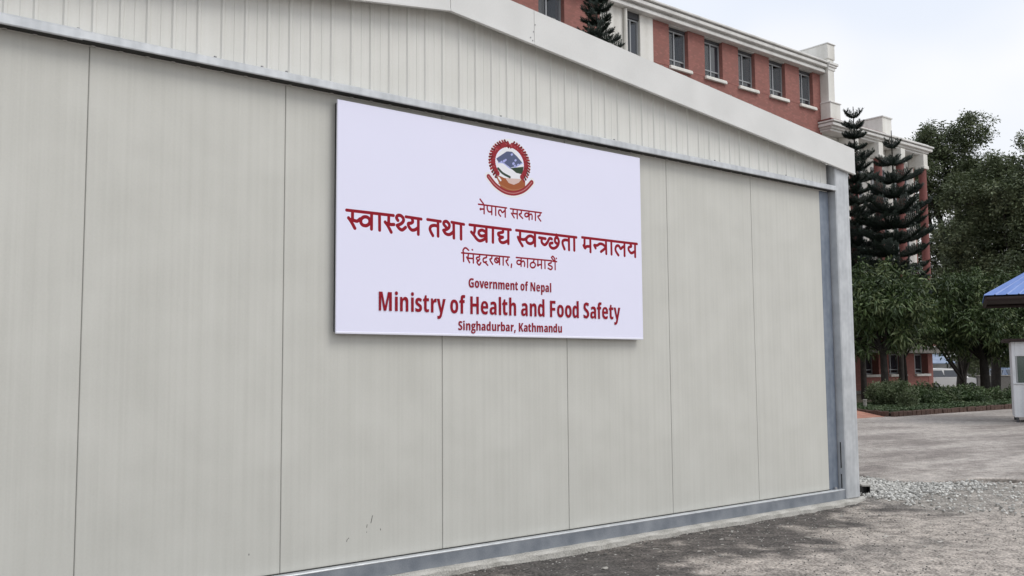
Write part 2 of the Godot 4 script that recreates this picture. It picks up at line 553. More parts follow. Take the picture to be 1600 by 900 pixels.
func r_emblem(c: Vector2, red: Color, dark: Color) -> void:
	for i in 46:
		var a := -PI / 2 + 0.17 + (TAU - 0.34) * i / 45.0
		if sin(a) > 0.72: continue
		var p := c + Vector2(cos(a) * 158, sin(a) * 140)
		dab(p, p, 21, red)
		var side := signf(cos(a)) if absf(cos(a)) > 0.02 else 1.0
		var out := Vector2(cos(a) * 196, sin(a) * 172)
		var along := Vector2(-sin(a), cos(a)) * (14.0 * side)
		dab(p, c + out + along, 7.5, red if i % 3 else dark)
		if i % 2: dab(c + out * 0.9, c + out * 0.98 + along * 1.5, 5, lin(0.05, 0.05, 0.05) if sin(a) > 0.3 else dark)
	for i in 30:
		var a := rng.randf() * TAU
		if sin(a) > 0.65: continue
		var p := c + Vector2(cos(a) * rng.randf_range(148, 175), sin(a) * rng.randf_range(130, 152))
		dab(p, p + Vector2(4, 2), 4, lin(0.42, 0.09, 0.1))

func text_part(t: String, left: float, right: float, base: float, cap: float, parent: Node) -> void:
	var f := SystemFont.new()
	f.font_names = PackedStringArray(["Droid Sans"])
	f.font_weight = 700
	var tm := TextMesh.new()
	tm.font = f
	tm.text = t
	tm.font_size = 48
	tm.pixel_size = 0.01
	tm.depth = 0.01
	tm.curve_step = 1.0
	var b := tm.get_aabb()
	tm.text = "H"
	var hb := tm.get_aabb()
	tm.text = t
	var hgt := 0.0
	var arr := tm.get_mesh_arrays()
	var vs: PackedVector3Array = arr[Mesh.ARRAY_VERTEX]
	var lo := Vector3(1e9, 1e9, 1e9)
	var hi := -lo
	for v in vs:
		lo = lo.min(v)
		hi = hi.max(v)
	# cap height and baseline of the font from a plain capital
	var th := TextMesh.new()
	th.font = f; th.text = "H"; th.font_size = 48; th.pixel_size = 0.01; th.depth = 0.01
	var y0 := 1e9
	var y1 := -1e9
	for v in (th.get_mesh_arrays()[Mesh.ARRAY_VERTEX] as PackedVector3Array):
		y0 = minf(y0, v.y)
		y1 = maxf(y1, v.y)
	var sx := (right - left) / 1000.0 / (hi.x - lo.x)
	var sy := cap / 1000.0 / (y1 - y0)
	var o := put("lettering", tm, M.maroon, parent)
	o.scale = Vector3(sx, sy, 0.2)
	o.position = Vector3(left / 1000.0 - lo.x * sx, (SH - base) / 1000.0 - y0 * sy, 0.0622)

func build_sign() -> void:
	var s := thing("ministry_sign", "white printed ministry sign board with red lettering on the shed wall", "sign", Vector3(1.531, 1.625, 0))
	M.sign_face = plain(Color.WHITE, 0.55)
	M.sign_face.metallic_specular = 0.2
	M.sign_face.albedo_texture = print_sign()
	M.maroon = plain(lin(0.28, 0.014, 0.026), 0.6)
	M.maroon.metallic_specular = 0.2
	M.hem = plain(lin(0.79, 0.795, 0.89), 0.5)
	var w := SW / 1000.0
	var h := SH / 1000.0
	# the stretched sheet: nearly flat, slack by a few millimetres
	var st := new_st()
	var nz := FastNoiseLite.new(); nz.seed = 5; nz.frequency = 0.8
	var nx := 48
	var ny := 26
	for j in ny:
		for i in nx:
			for k in [[0, 0], [0, 1], [1, 1], [0, 0], [1, 1], [1, 0]]:
				var u := float(i + k[0]) / nx
				var v := float(j + k[1]) / ny
				var edge := minf(minf(u, 1 - u) * w, minf(v, 1 - v) * h)
				var z := 0.06 + nz.get_noise_2d(u * w, v * h) * 0.004 * clampf(edge / 0.2, 0, 1)
				st.set_uv(Vector2(u, 1.0 - v))
				st.add_vertex(Vector3(u * w, v * h, z))
	st.index()
	st.generate_normals()
	obj("printed_sheet", st, M.sign_face, s)
	# wrapped hems and the tube frame behind
	var fr := [[0.0, 0.0, w, 0.012], [0.0, h - 0.012, w, h], [0.0, 0.012, 0.012, h - 0.012], [w - 0.012, 0.012, w, h - 0.012]]
	for f in fr:
		bx("hem", Vector3(f[0] - 0.002, f[1] - 0.002, 0.046), Vector3(f[2] + 0.002, f[3] + 0.002, 0.0625 if f[3] < 0.1 else 0.0592), M.hem, s, 0.003)
	for y in [0.012, h - 0.042]:
		bx("frame_tube", Vector3(0.01, y, 0.006), Vector3(w - 0.01, y + 0.03, 0.046), M.old_metal, s, 0.002)
	for x in [0.01, w - 0.04]:
		bx("frame_tube", Vector3(x, 0.042, 0.006), Vector3(x + 0.03, h - 0.042, 0.046), M.old_metal, s, 0.002)
	text_part("Government of Nepal", 1063, 1852, 1184, 67, s)
	text_part("Ministry of Health and Food Safety", 318, 2604, 1374, 126, s)
	text_part("Singhadurbar, Kathmandu", 970, 1958, 1491, 64, s)

# ------------------------------------------------------------------ the shed
const APEX := Vector2(2.4, 3.942)      # lower edge of the barge board at the ridge
func eave_y(x: float) -> float:
	return APEX.y - (x - APEX.x) * 0.1004 if x > APEX.x else APEX.y - (APEX.x - x) * 0.14

func build_shed() -> void:
	var s := thing("prefab_shed", "pale grey prefabricated steel shed with low gable wall facing the yard", "shed")
	bx("floor_slab", Vector3(-3.1, -0.15, -9.2), Vector3(7.66, 0.05, 0.06), M.concrete, s, 0.004)
	# ragged mortar ledge along the foot of the wall
	var st := new_st()
	var nz := FastNoiseLite.new(); nz.seed = 9; nz.frequency = 2.5; nz.fractal_octaves = 4
	var prev: Array = []
	var x := -3.1
	while x < 7.72:
		var zz := 0.135 + nz.get_noise_1d(x) * 0.035 + nz.get_noise_1d(x * 5.0 + 40.0) * 0.012
		if x > 7.5: zz -= (x - 7.5) * 0.35
		var yt := 0.046 + nz.get_noise_1d(x * 1.7 + 90.0) * 0.012
		var now := [Vector3(x, 0.0525 + nz.get_noise_1d(x * 3.0) * 0.002, 0.05), Vector3(x, yt, zz - 0.02), Vector3(x, yt - 0.014, zz), Vector3(x, -0.06, zz + 0.012)]
		if prev.size():
			for k in 3: quad(st, prev[k], now[k], now[k + 1], prev[k + 1], Vector3(x, -0.3, -0.3))
		prev = now
		x += 0.035
	obj("mortar_ledge", st, M.ledge, s)
	# wall panels, 6 mm joints with a dark tongue behind
	var joints := [-2.4, -1.2, 0.004, 1.192, 2.406, 3.599, 4.802, 6.004, 7.164]
	for i in joints.size() - 1:
		bx("wall_panel", Vector3(joints[i] + 0.0022, 0.10, -0.05), Vector3(joints[i + 1] - 0.0022, 3.205, 0.0), M.panel, s, 0.003)
		bx("joint_tongue", Vector3(joints[i] - 0.012, 0.10, -0.045), Vector3(joints[i] + 0.002, 3.2, -0.005), M.dark_gap, s, 0.0)
	bx("wall_panel", Vector3(-3.0, 0.10, -0.05), Vector3(-2.403, 3.205, 0.0), M.panel, s, 0.003)
	# ribbed gable sheets above the rail
	var ribs := 0.1495
	var gx := -2.895
	while gx < 7.28:
		var gst := new_st()
		var e := minf(gx + ribs * 6.0, 7.30)
		var prof: Array[Vector2] = [Vector2(gx, 0.004)]
		var rx := gx + ribs * 0.5
		while rx < e - 0.03:
			for q in [[-0.016, 0.004], [-0.007, 0.0135], [0.007, 0.0135], [0.016, 0.004]]: prof.append(Vector2(rx + q[0], q[1]))
			for q in [[0.07, 0.004], [0.0735, 0.0065], [0.077, 0.004]]:
				if rx + q[0] < e - 0.01: prof.append(Vector2(rx + q[0], q[1]))
			rx += ribs
		prof.append(Vector2(e, 0.004))
		for k in prof.size() - 1:
			var a := prof[k]
			var b := prof[k + 1]
			quad(gst, Vector3(a.x, 3.2, a.y), Vector3(b.x, 3.2, b.y), Vector3(b.x, eave_y(b.x) + 0.14, b.y), Vector3(a.x, eave_y(a.x) + 0.14, a.y), Vector3((a.x + b.x) / 2, 3.4, -1.0))
			quad(gst, Vector3(a.x, 3.2, -0.03), Vector3(b.x, 3.2, -0.03), Vector3(b.x, eave_y(b.x) + 0.14, -0.03), Vector3(a.x, eave_y(a.x) + 0.14, -0.03), Vector3((a.x + b.x) / 2, 3.4, 1.0))
		obj("gable_sheet", gst, M.gable, s)
		gx += ribs * 6.0
	bx("gable_gap_shade", Vector3(7.0, 3.27, -0.12), Vector3(7.34, 3.5, -0.10), M.gap_shade, s, 0.0)  # added near-black sheet, painted shade for the gap beside the post
	# folded rail over the panel heads, two lengths lapped left of the first joint
	for g in [[-3.0, -0.058, 0.004], [-0.075, 7.345, 0.0]]:
		st = new_st()
		var p: float = g[2]
		bar_x(st, [Vector2(3.206 - p, 0.0805), Vector2(3.206 - p, 0.085 + p), Vector2(3.212 - p, 0.088 + p), Vector2(3.252, 0.085 + p), Vector2(3.262 + p, 0.074 + p), Vector2(3.272 + p, 0.0145), Vector2(3.262, 0.0145), Vector2(3.25, 0.0805)], g[0], g[1])
		obj("wall_rail", st, M.galv_light, s)
		bx("rail_shade_strip", Vector3(g[0] + (0.018 if g[2] == 0.0 else 0.0), 3.2065, -0.02), Vector3(g[1] - 0.002, 3.249, 0.079), M.gap_shade, s, 0.0)  # added near-black filler, painted shade under the hollow rail
	for sx in [-0.075, 0.70, 1.0, 1.165, 2.9, 4.1, 5.4, 6.5]:
		st = new_st()
		cyl(st, Vector3(sx, 3.262, 0.06), Vector3(sx, 3.2745, 0.062), 0.0085, 8)
		obj("screw", st, M.screw, s)
	# base channel: upstand, lip painted lighter as a sky highlight, dark strip for gap shade
	st = new_st()
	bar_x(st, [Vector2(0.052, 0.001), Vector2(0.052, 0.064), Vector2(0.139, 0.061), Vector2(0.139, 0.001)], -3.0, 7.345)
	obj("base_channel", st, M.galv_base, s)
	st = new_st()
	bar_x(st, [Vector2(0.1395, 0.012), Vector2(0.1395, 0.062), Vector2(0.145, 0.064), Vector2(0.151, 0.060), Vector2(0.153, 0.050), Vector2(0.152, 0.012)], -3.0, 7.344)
	obj("channel_lip", st, M.galv_light, s)  # lighter metal paints the sky highlight along the lip
	bx("channel_shade_strip", Vector3(-3.0, 0.1395, 0.0002), Vector3(7.165, 0.158, 0.0115), M.gap_shade, s, 0.0)  # near-black strip, painted shade of the gap above the lip
	# corner: flat flashing, then a boxed post
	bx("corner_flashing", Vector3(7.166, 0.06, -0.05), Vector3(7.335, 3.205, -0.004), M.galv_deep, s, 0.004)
	bx("corner_post", Vector3(7.345, 0.05, -0.16), Vector3(7.592, 3.50, 0.082), M.galv_light, s, 0.01)
	for q in [[0.16, 0.30], [0.36, 0.62]]:
		bx("post_slot", Vector3(7.341, q[0], 0.022), Vector3(7.3455, q[1], 0.032), M.gap_shade, s, 0.0)
	bx("corner_post", Vector3(-3.1, 0.05, -0.16), Vector3(-2.99, 3.15, 0.082), M.galv_light, s, 0.01)
	st = new_st()
	cyl(st, Vector3(7.25, 0.158, 0.01), Vector3(7.25, 0.158, 0.022), 0.02, 8)
	obj("anchor_bolt", st, M.screw, s)
	# barge boards with a folded lip
	for b in [[-3.2, 2.398], [2.402, 3.187], [3.191, 7.668]]:
		st = new_st()
		var ya := eave_y(b[0])
		var yb := eave_y(b[1])
		var H := 0.272
		for q in [[0.0, H, 0.118, 0.094], [0.0, 0.016, 0.123, 0.119]]:
			var c0 := Vector3((b[0] + b[1]) / 2, (ya + yb) / 2 + q[1] / 2, (q[2] + q[3]) / 2)
			var P: Array[Vector3] = []
			for z in [q[2], q[3]]:
				P.append(Vector3(b[0], ya + q[0], z)); P.append(Vector3(b[1], yb + q[0], z)); P.append(Vector3(b[1], yb + q[1], z)); P.append(Vector3(b[0], ya + q[1], z))
			quad(st, P[0], P[1], P[2], P[3], c0); quad(st, P[4], P[5], P[6], P[7], c0)
			quad(st, P[0], P[1], P[5], P[4], c0); quad(st, P[3], P[2], P[6], P[7], c0)
			quad(st, P[0], P[3], P[7], P[4], c0); quad(st, P[1], P[2], P[6], P[5], c0)
		obj("barge_board", st, M.fascia, s)
	for q in [[3.150, 0.045], [3.172, 0.028], [3.181, 0.1], [3.198, 0.16]]:
		st = new_st()
		var ry: float = eave_y(q[0]) + q[1]
		cyl(st, Vector3(q[0], ry, 0.1182), Vector3(q[0], ry, 0.1215), 0.0055, 8)
		obj("rivet", st, M.screw, s)
	# narrow top fold of the boards and the roof sheets
	for b in [[-3.2, 2.4, -0.14], [2.4, 7.75, 0.1004]]:
		st = new_st()
		var ya := eave_y(b[0]) + 0.262
		var yb := eave_y(b[1]) + 0.262
		var n := int((b[1] - b[0]) / 0.3)
		for i in n:
			var x0 := lerpf(b[0], b[1], float(i) / n)
			var x1 := lerpf(b[0], b[1], float(i + 1) / n)
			var q0 := lerpf(ya, yb, float(i) / n)
			var q1 := lerpf(ya, yb, float(i + 1) / n)
			var top: Array[Vector3] = [Vector3(x0, q0, 0), Vector3(x0 + 0.04, q0 + 0.0, 0), Vector3(x0 + 0.06, q0 + 0.025, 0), Vector3(x0 + 0.09, q0 + 0.025, 0), Vector3(x0 + 0.11, lerpf(q0, q1, 0.36), 0), Vector3(x1, q1, 0)]
			for k in 5:
				quad(st, top[k] + Vector3(0, 0, 0.09), top[k + 1] + Vector3(0, 0, 0.09), top[k + 1] + Vector3(0, 0, -9.3), top[k] + Vector3(0, 0, -9.3), Vector3(x0, 0, -4))
		obj("roof_sheet", st, M.gable, s)
	# walls out of view
	bx("side_wall", Vector3(7.53, 0.05, -9.1), Vector3(7.58, 3.5, -0.17), M.panel, s)
	bx("side_wall", Vector3(-3.06, 0.05, -9.1), Vector3(-3.01, 3.2, -0.17), M.panel, s)
	bx("rear_wall", Vector3(-3.0, 0.05, -9.15), Vector3(7.5, 3.3, -9.1), M.panel, s)
	# scrapes on the coating
	for q in [[1.838, 0.415, 0.004, 0.05, -0.25], [1.802, 0.375, 0.003, 0.022, -0.2], [1.905, 0.342, 0.004, 0.012, 0.0], [1.8, 0.336, 0.003, 0.006, 0.0], [1.655, 0.30, 0.003, 0.02, -0.4], [1.667, 0.312, 0.004, 0.007, 0.0], [0.99, 0.295, 0.004, 0.01, 0.0]]:
		st = new_st()
		box(st, Vector3(-q[2] / 2, -q[3] / 2, 0.0002), Vector3(q[2] / 2, q[3] / 2, 0.001), 0.0, Transform3D(Basis(Vector3.BACK, q[4]), Vector3(q[0], q[1], 0)))
		obj("scuff_mark", st, M.scuff, s)
	var k := thing("drain_pipe_end", "short black square duct end on the ground beside the steel post foot", "duct", Vector3(7.99, 0.0, -0.1), -0.75)
	for q in [[-0.04, 0.0, -0.03, 0.115], [0.03, 0.0, 0.04, 0.115]]:
		bx("side", Vector3(q[0], q[1], -0.2), Vector3(q[2], q[3], 0.05), M.black_plastic, k, 0.003)
	bx("lid", Vector3(-0.046, 0.1152, -0.2), Vector3(0.046, 0.135, 0.055), M.ledge, k, 0.004)
	bx("back", Vector3(-0.0298, 0.0, -0.03), Vector3(0.0298, 0.115, -0.02), M.black_plastic, k, 0.0)

# ------------------------------------------------------------------ ground
var gn1 := FastNoiseLite.new()
var gn2 := FastNoiseLite.new()

func lines_of(lo: float, hi: float, step: float, far: float) -> PackedFloat32Array:
	var a := PackedFloat32Array()
	var x := lo
	while x < hi:
		a.append(x)
		x += step
	var d := step
	while x < far:
		a.append(x)
		d *= 1.18
		x += d
	a.append(far)
	var b := PackedFloat32Array()
	x = lo
	d = step
	while true:
		d *= 1.18
		x -= d
		if x < -far: break
		b.append(x)
	b.append(-far)
	b.reverse()
	b.append_array(a)
	return b

func dip(x: float) -> float:
	return -0.34 * smoothstep(46.0, 60.0, x)

func road_edge(z: float) -> float:
	var pz := [-14.0, -9.0, -4.0, -2.0, -1.05, -0.49, -0.18, 0.01, 0.06, 0.28, 0.51, 1.2, 2.5, 6.0, 14.0, 40.0]
	var px := [8.3, 8.3, 8.7, 9.3, 9.46, 9.19, 9.34, 9.68, 10.1, 10.28, 10.43, 10.9, 11.6, 13.5, 17.0, 22.0]
	var x: float = px[0]
	for i in pz.size() - 1:
		if z >= pz[i] and z <= pz[i + 1]: x = lerpf(px[i], px[i + 1], (z - pz[i]) / (pz[i + 1] - pz[i]))
	if z > 40.0: x = 22.0
	return x + gn2.get_noise_2d(z * 0.9, 7.0) * 0.12 + gn2.get_noise_2d(z * 5.0, 17.0) * 0.03

func build_ground() -> void:
	gn1.seed = 101; gn1.frequency = 0.35; gn1.fractal_octaves = 5
	gn2.seed = 102; gn2.frequency = 1.0; gn2.fractal_octaves = 4
	var xs := lines_of(0.5, 11.5, 0.05, 1500.0)
	var zs := lines_of(-1.6, 3.8, 0.05, 1500.0)
	var nx := xs.size()
	var nzc := zs.size()
	var st := new_st()
	for j in nzc:
		for i in nx:
			var x := xs[i]
			var z := zs[j]
			var near := absf(x) < 40.0 and absf(z) < 40.0
			var h := dip(x)
			var col := Color(0.22, 0.205, 0.185)
			if near:
				h += gn1.get_noise_2d(x, z) * 0.018 + gn2.get_noise_2d(x * 2.0, z * 2.0) * 0.007
				var grv := smoothstep(7.2, 8.0, x) * (1.0 - smoothstep(0.9, 1.6, z)) * smoothstep(-3.0, -1.0, z)
				h += 0.012 * grv
				# tar-bound grit by the wall, dustier away from it; patches with ragged outlines
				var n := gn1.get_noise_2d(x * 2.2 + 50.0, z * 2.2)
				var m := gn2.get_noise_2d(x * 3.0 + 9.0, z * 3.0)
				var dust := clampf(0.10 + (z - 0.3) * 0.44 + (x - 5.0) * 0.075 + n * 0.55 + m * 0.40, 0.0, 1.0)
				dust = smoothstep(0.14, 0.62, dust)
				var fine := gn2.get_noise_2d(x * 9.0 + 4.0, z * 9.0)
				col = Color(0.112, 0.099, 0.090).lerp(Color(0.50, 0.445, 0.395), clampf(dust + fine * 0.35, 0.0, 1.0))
				var oil := smoothstep(0.18, 0.45, gn1.get_noise_2d(x * 1.3 - 70.0, z * 1.3 + 20.0))
				col = col.lerp(Color(0.10, 0.095, 0.09), oil * 0.5)
				col = col.lerp(Color(0.40, 0.37, 0.33), grv * 0.75)
				if z > -0.1 and z < 4.0 and absf(x - road_edge(z) + 0.03) < 0.07: h -= 0.07
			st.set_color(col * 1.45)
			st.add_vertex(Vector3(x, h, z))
	for j in nzc - 1:
		for i in nx - 1:
			var a := j * nx + i
			for k in [a, a + 1, a + nx + 1, a, a + nx + 1, a + nx]: st.add_index(k)
	st.generate_normals()
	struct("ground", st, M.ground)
	# the worn concrete yard beyond, laid a hand's breadth of fingers thick with a broken edge
	st = new_st()
	var rz := lines_of(-2.0, 3.0, 0.04, 160.0)
	var ts := PackedFloat32Array([0.0, 0.004, 0.02, 0.06, 0.12])
	var d := 0.1
	while ts[ts.size() - 1] < 160.0:
		ts.append(ts[ts.size() - 1] + d)
		d = minf(d * 1.06, 6.0)
	var nt := ts.size()
	var count := 0
	for j in rz.size():
		var z := rz[j]
		if z < -60.0: continue
		count += 1
		for i in nt:
			var x := road_edge(z) + ts[i] + (gn2.get_noise_2d(z * 9.0, ts[i]) * 0.01 if i < 3 else 0.0) + (0.09 if i == 0 else 0.0)
			var hgt: float = [-0.08, 0.034, 0.046, 0.05][i] if i < 4 else 0.05
			hgt += gn1.get_noise_2d(x * 0.5, z * 0.5) * 0.012 + dip(x)
			var n := gn1.get_noise_2d(x * 0.5 + 20.0, z * 1.6 + 3.0)
			var m := gn2.get_noise_2d(x * 0.8, z * 1.7 + 30.0)
			var col := Color(0.245, 0.215, 0.194).lerp(Color(0.46, 0.417, 0.377), clampf(0.5 + n * 1.2 + m * 0.8, 0.0, 1.0))
			st.set_color(col * 1.42)
			st.add_vertex(Vector3(x, hgt, z))
	for j in count - 1:
		for i in nt - 1:
			var a := j * nt + i
			for k in [a, a + 1, a + nt + 1, a, a + nt + 1, a + nt]: st.add_index(k)
	st.generate_normals()
	struct("yard_pavement", st, M.road)

func stone_mesh(sd: int) -> ArrayMesh:
	var r := RandomNumberGenerator.new()
	r.seed = sd
	var st := new_st()
	var base := [Vector3(1, 0, 0), Vector3(-1, 0, 0), Vector3(0, 1, 0), Vector3(0, -1, 0), Vector3(0, 0, 1), Vector3(0, 0, -1)]
	var sc := Vector3(r.randf_range(0.7, 1.1), r.randf_range(0.45, 0.75), r.randf_range(0.6, 1.0))
	var cache := {}
	var pt := func(p: Vector3) -> Vector3:
		var key := p.snapped(Vector3.ONE * 0.001)
		if not cache.has(key): cache[key] = p.normalized() * r.randf_range(0.75, 1.15) * sc
		return cache[key]
	for f in [[0, 2, 4], [4, 2, 1], [1, 2, 5], [5, 2, 0], [0, 4, 3], [4, 1, 3], [1, 5, 3], [5, 0, 3]]:
		var a: Vector3 = base[f[0]]
		var b: Vector3 = base[f[1]]
		var c: Vector3 = base[f[2]]
		var ab := a + b
		var bc := b + c
		var ca := c + a
		for t in [[a, ab, ca], [ab, b, bc], [ca, bc, c], [ab, bc, ca]]:
			tri(st, pt.call(t[0]), pt.call(t[1]), pt.call(t[2]), Vector3.ZERO)
	return st.commit()

func scatter(called: String, mesh: Mesh, m: Material, xf: Array, cols: Array, parent: Node = null) -> MultiMeshInstance3D:
	var mm := MultiMesh.new()
	mm.transform_format = MultiMesh.TRANSFORM_3D
	mm.use_colors = true
	mm.mesh = mesh
	mm.instance_count = xf.size()
	for i in xf.size():
		mm.set_instance_transform(i, xf[i])
		mm.set_instance_color(i, cols[i])
	var o := MultiMeshInstance3D.new()
	o.multimesh = mm
	o.material_override = m
	if parent == null:
		o.name = numbered(called)
		add_child(o)
	else:
		o.name = called
		parent.add_child(o, true)
	o.set_meta("kind", "stuff")
	return o

func ground_y(x: float, z: float) -> float:
	return gn1.get_noise_2d(x, z) * 0.018 + gn2.get_noise_2d(x * 2.0, z * 2.0) * 0.007

func build_gravel() -> void:
	rng.seed = 500
	var xf: Array = []
	var cols: Array = []
	var n := 0
	while n < 5000:
		var z := rng.randf_range(-1.1, 1.5)
		var x := rng.randf_range(7.35, 10.5)
		var near_edge := 7.86 - (z + 0.05) * 0.42 if z < 0.9 else 7.45 + (z - 0.9) * 0.6
		near_edge += gn2.get_noise_2d(z * 3.0, 3.0) * 0.12
		if x < near_edge or x > road_edge(z) + 0.03: continue
		if z > 0.0 and x > road_edge(z) - 0.16: continue
		if z < 0.06 and x < 7.7: continue
		var dens := 1.0 - smoothstep(-0.15, 0.6, z + gn2.get_noise_2d(x * 2.0, z * 2.0) * 0.4) * 0.95
		dens *= 1.0 - 0.5 * smoothstep(9.0, 10.4, x)
		if rng.randf() > dens: continue
		var s := rng.randf_range(0.007, 0.023) * (0.8 + 0.4 * rng.randf())
		var b := Basis.from_euler(Vector3(rng.randf_range(-0.6, 0.6), rng.randf() * TAU, rng.randf_range(-0.6, 0.6))).scaled(Vector3.ONE * s)
		xf.append(Transform3D(b, Vector3(x, ground_y(x, z) + 0.012 + s * rng.randf_range(0.0, 1.4), z)))
		var g := 0.24 + 0.46 * pow(rng.randf(), 0.8)
		cols.append(Color(g, g * 0.985, g * 0.93))
		n += 1
	tag(scatter("gravel", stone_mesh(3), M.stone, xf, cols), "loose pale grey gravel strewn beside the shed corner post", "gravel")
	# loose chips and crumbs on the tarred ground in front of the wall
	xf = []; cols = []
	for i in 2600:
		var z := 0.15 + pow(rng.randf(), 1.6) * 3.2
		var x := rng.randf_range(1.4, 9.0)
		var s := rng.randf_range(0.003, 0.009)
		if i % 60 == 0: s = rng.randf_range(0.009, 0.018)
		var b := Basis.from_euler(Vector3(0, rng.randf() * TAU, 0)).scaled(Vector3(s * rng.randf_range(0.8, 1.8), s, s))
		xf.append(Transform3D(b, Vector3(x, ground_y(x, z) + s * 0.3, z)))
		var g := 0.09 + 0.36 * pow(rng.randf(), 1.6)
		cols.append(Color(g, g * 0.97, g * 0.9))
	for i in 46:
		var z := 0.25 + pow(rng.randf(), 1.3) * 2.6
		var x := rng.randf_range(2.6, 8.6)
		var s := rng.randf_range(0.012, 0.034)
		xf.append(Transform3D(Basis.from_euler(Vector3(0, rng.randf() * TAU, 0)).scaled(Vector3(s * rng.randf_range(0.8, 1.8), s * 0.25, s * 0.7)), Vector3(x, ground_y(x, z) + s * 0.06, z)))
		var g := rng.randf_range(0.2, 0.5)
		cols.append(Color(g, g * 0.95, g * 0.87))
	tag(scatter("loose_chips", stone_mesh(8), M.stone, xf, cols), "small stone chips scattered over the dark ground before the wall", "chips")
	# the bigger pale flakes that can be told apart
	var spots := [[3.32, 0.66, 0.06, "flat pale stone flake on dark ground nearest the wall foot"], [4.12, 0.42, 0.03, "small whitish pebble on the ground below the sign's right side"], [5.38, 0.92, 0.06, "flat cream stone flake lying right of the wall's middle"], [6.02, 0.74, 0.05, "pale thin stone flake between gravel and wall"], [4.9, 0.22, 0.022, "tiny white pebble close to the wall ledge"]]
	for q in spots:
		var o := put("stone_flake", stone_mesh(int(q[2] * 1000)), M.flake, null)
		o.scale = Vector3(q[2], q[2] * 0.25, q[2] * 0.5)
		o.position = Vector3(q[0], ground_y(q[0], q[1]) + q[2] * 0.08, q[1])
		o.rotation.y = q[0] * 2.0
		tag(o, q[3], "stone", "stone flakes on the ground")

# ------------------------------------------------------------------ the office building
func window(p: Node, x0: float, x1: float, y0: float, y1: float, z: float, style := 0, dark := false) -> void:
	var st := new_st()
	var f := 0.06
	box(st, Vector3(x0, y0, z), Vector3(x1, y0 + f, z + 0.07), 0.006)
	box(st, Vector3(x0, y1 - f, z), Vector3(x1, y1, z + 0.07), 0.006)
	box(st, Vector3(x0, y0 + f, z), Vector3(x0 + f, y1 - f, z + 0.07), 0.006)
	box(st, Vector3(x1 - f, y0 + f, z), Vector3(x1, y1 - f, z + 0.07), 0.006)
	var xm := lerpf(x0, x1, 0.42 if style != 2 else 0.5)
	var yt := y0 + (y1 - y0) * 0.22
	box(st, Vector3(xm - 0.03, y0 + f, z + 0.002), Vector3(xm + 0.03, y1 - f, z + 0.066), 0.004)
	box(st, Vector3(x0 + f, yt - 0.025, z + 0.004), Vector3(xm - 0.031, yt + 0.025, z + 0.062), 0.004)
	box(st, Vector3(xm + 0.031, yt - 0.025, z + 0.004), Vector3(x1 - f, yt + 0.025, z + 0.062), 0.004)
	var w := obj("window", st, M.alu, p)
	var lights := [[x0 + f, xm - 0.03, y0 + f, yt - 0.025], [xm + 0.03, x1 - f, y0 + f, yt - 0.025], [x0 + f, xm - 0.03, yt + 0.025, y1 - f], [xm + 0.03, x1 - f, yt + 0.025, y1 - f]]
	for k in 4:
		var q: Array = lights[k]
		if k == 3 and style != 2: continue
		bx("pane", Vector3(q[0] + 0.002, q[2] + 0.002, z + 0.025), Vector3(q[1] - 0.002, q[3] - 0.002, z + 0.032), M.glass_dark if dark or k == 3 else M.glass, w, 0.0)
	# a pale sheet behind the first light, and the sash of the other pushed open
	if (style == 0 or style == 3) and not dark:
		bx("pale_sheet", Vector3(x0 + f + 0.01, yt, z - 0.05), Vector3(lerpf(x0, xm, 0.75), y1 - f, z - 0.04), M.pale_sheet, w, 0.0)
	if style != 2:
		st = new_st()
		var sw := (x1 - xm) * 0.8
		var xf := Transform3D(Basis(Vector3.UP, -0.75), Vector3(x1 - f - 0.02, 0, z + 0.075))
		box(st, Vector3(-sw, yt + 0.04, 0), Vector3(-sw + 0.045, y1 - f - 0.02, 0.035), 0.004, xf)
		box(st, Vector3(-0.045, yt + 0.04, 0), Vector3(0, y1 - f - 0.02, 0.035), 0.004, xf)
		box(st, Vector3(-sw + 0.046, yt + 0.04, 0), Vector3(-0.046, yt + 0.085, 0.035), 0.004, xf)
		box(st, Vector3(-sw + 0.046, y1 - f - 0.065, 0), Vector3(-0.046, y1 - f - 0.02, 0.035), 0.004, xf)
		obj("sash", st, M.sash, w)
		st = new_st()
		box(st, Vector3(-sw + 0.047, yt + 0.086, 0.012), Vector3(-0.047, y1 - f - 0.066, 0.018), 0.0, xf)
		obj("sash_pane", st, M.glass_dark if dark else M.glass, w)

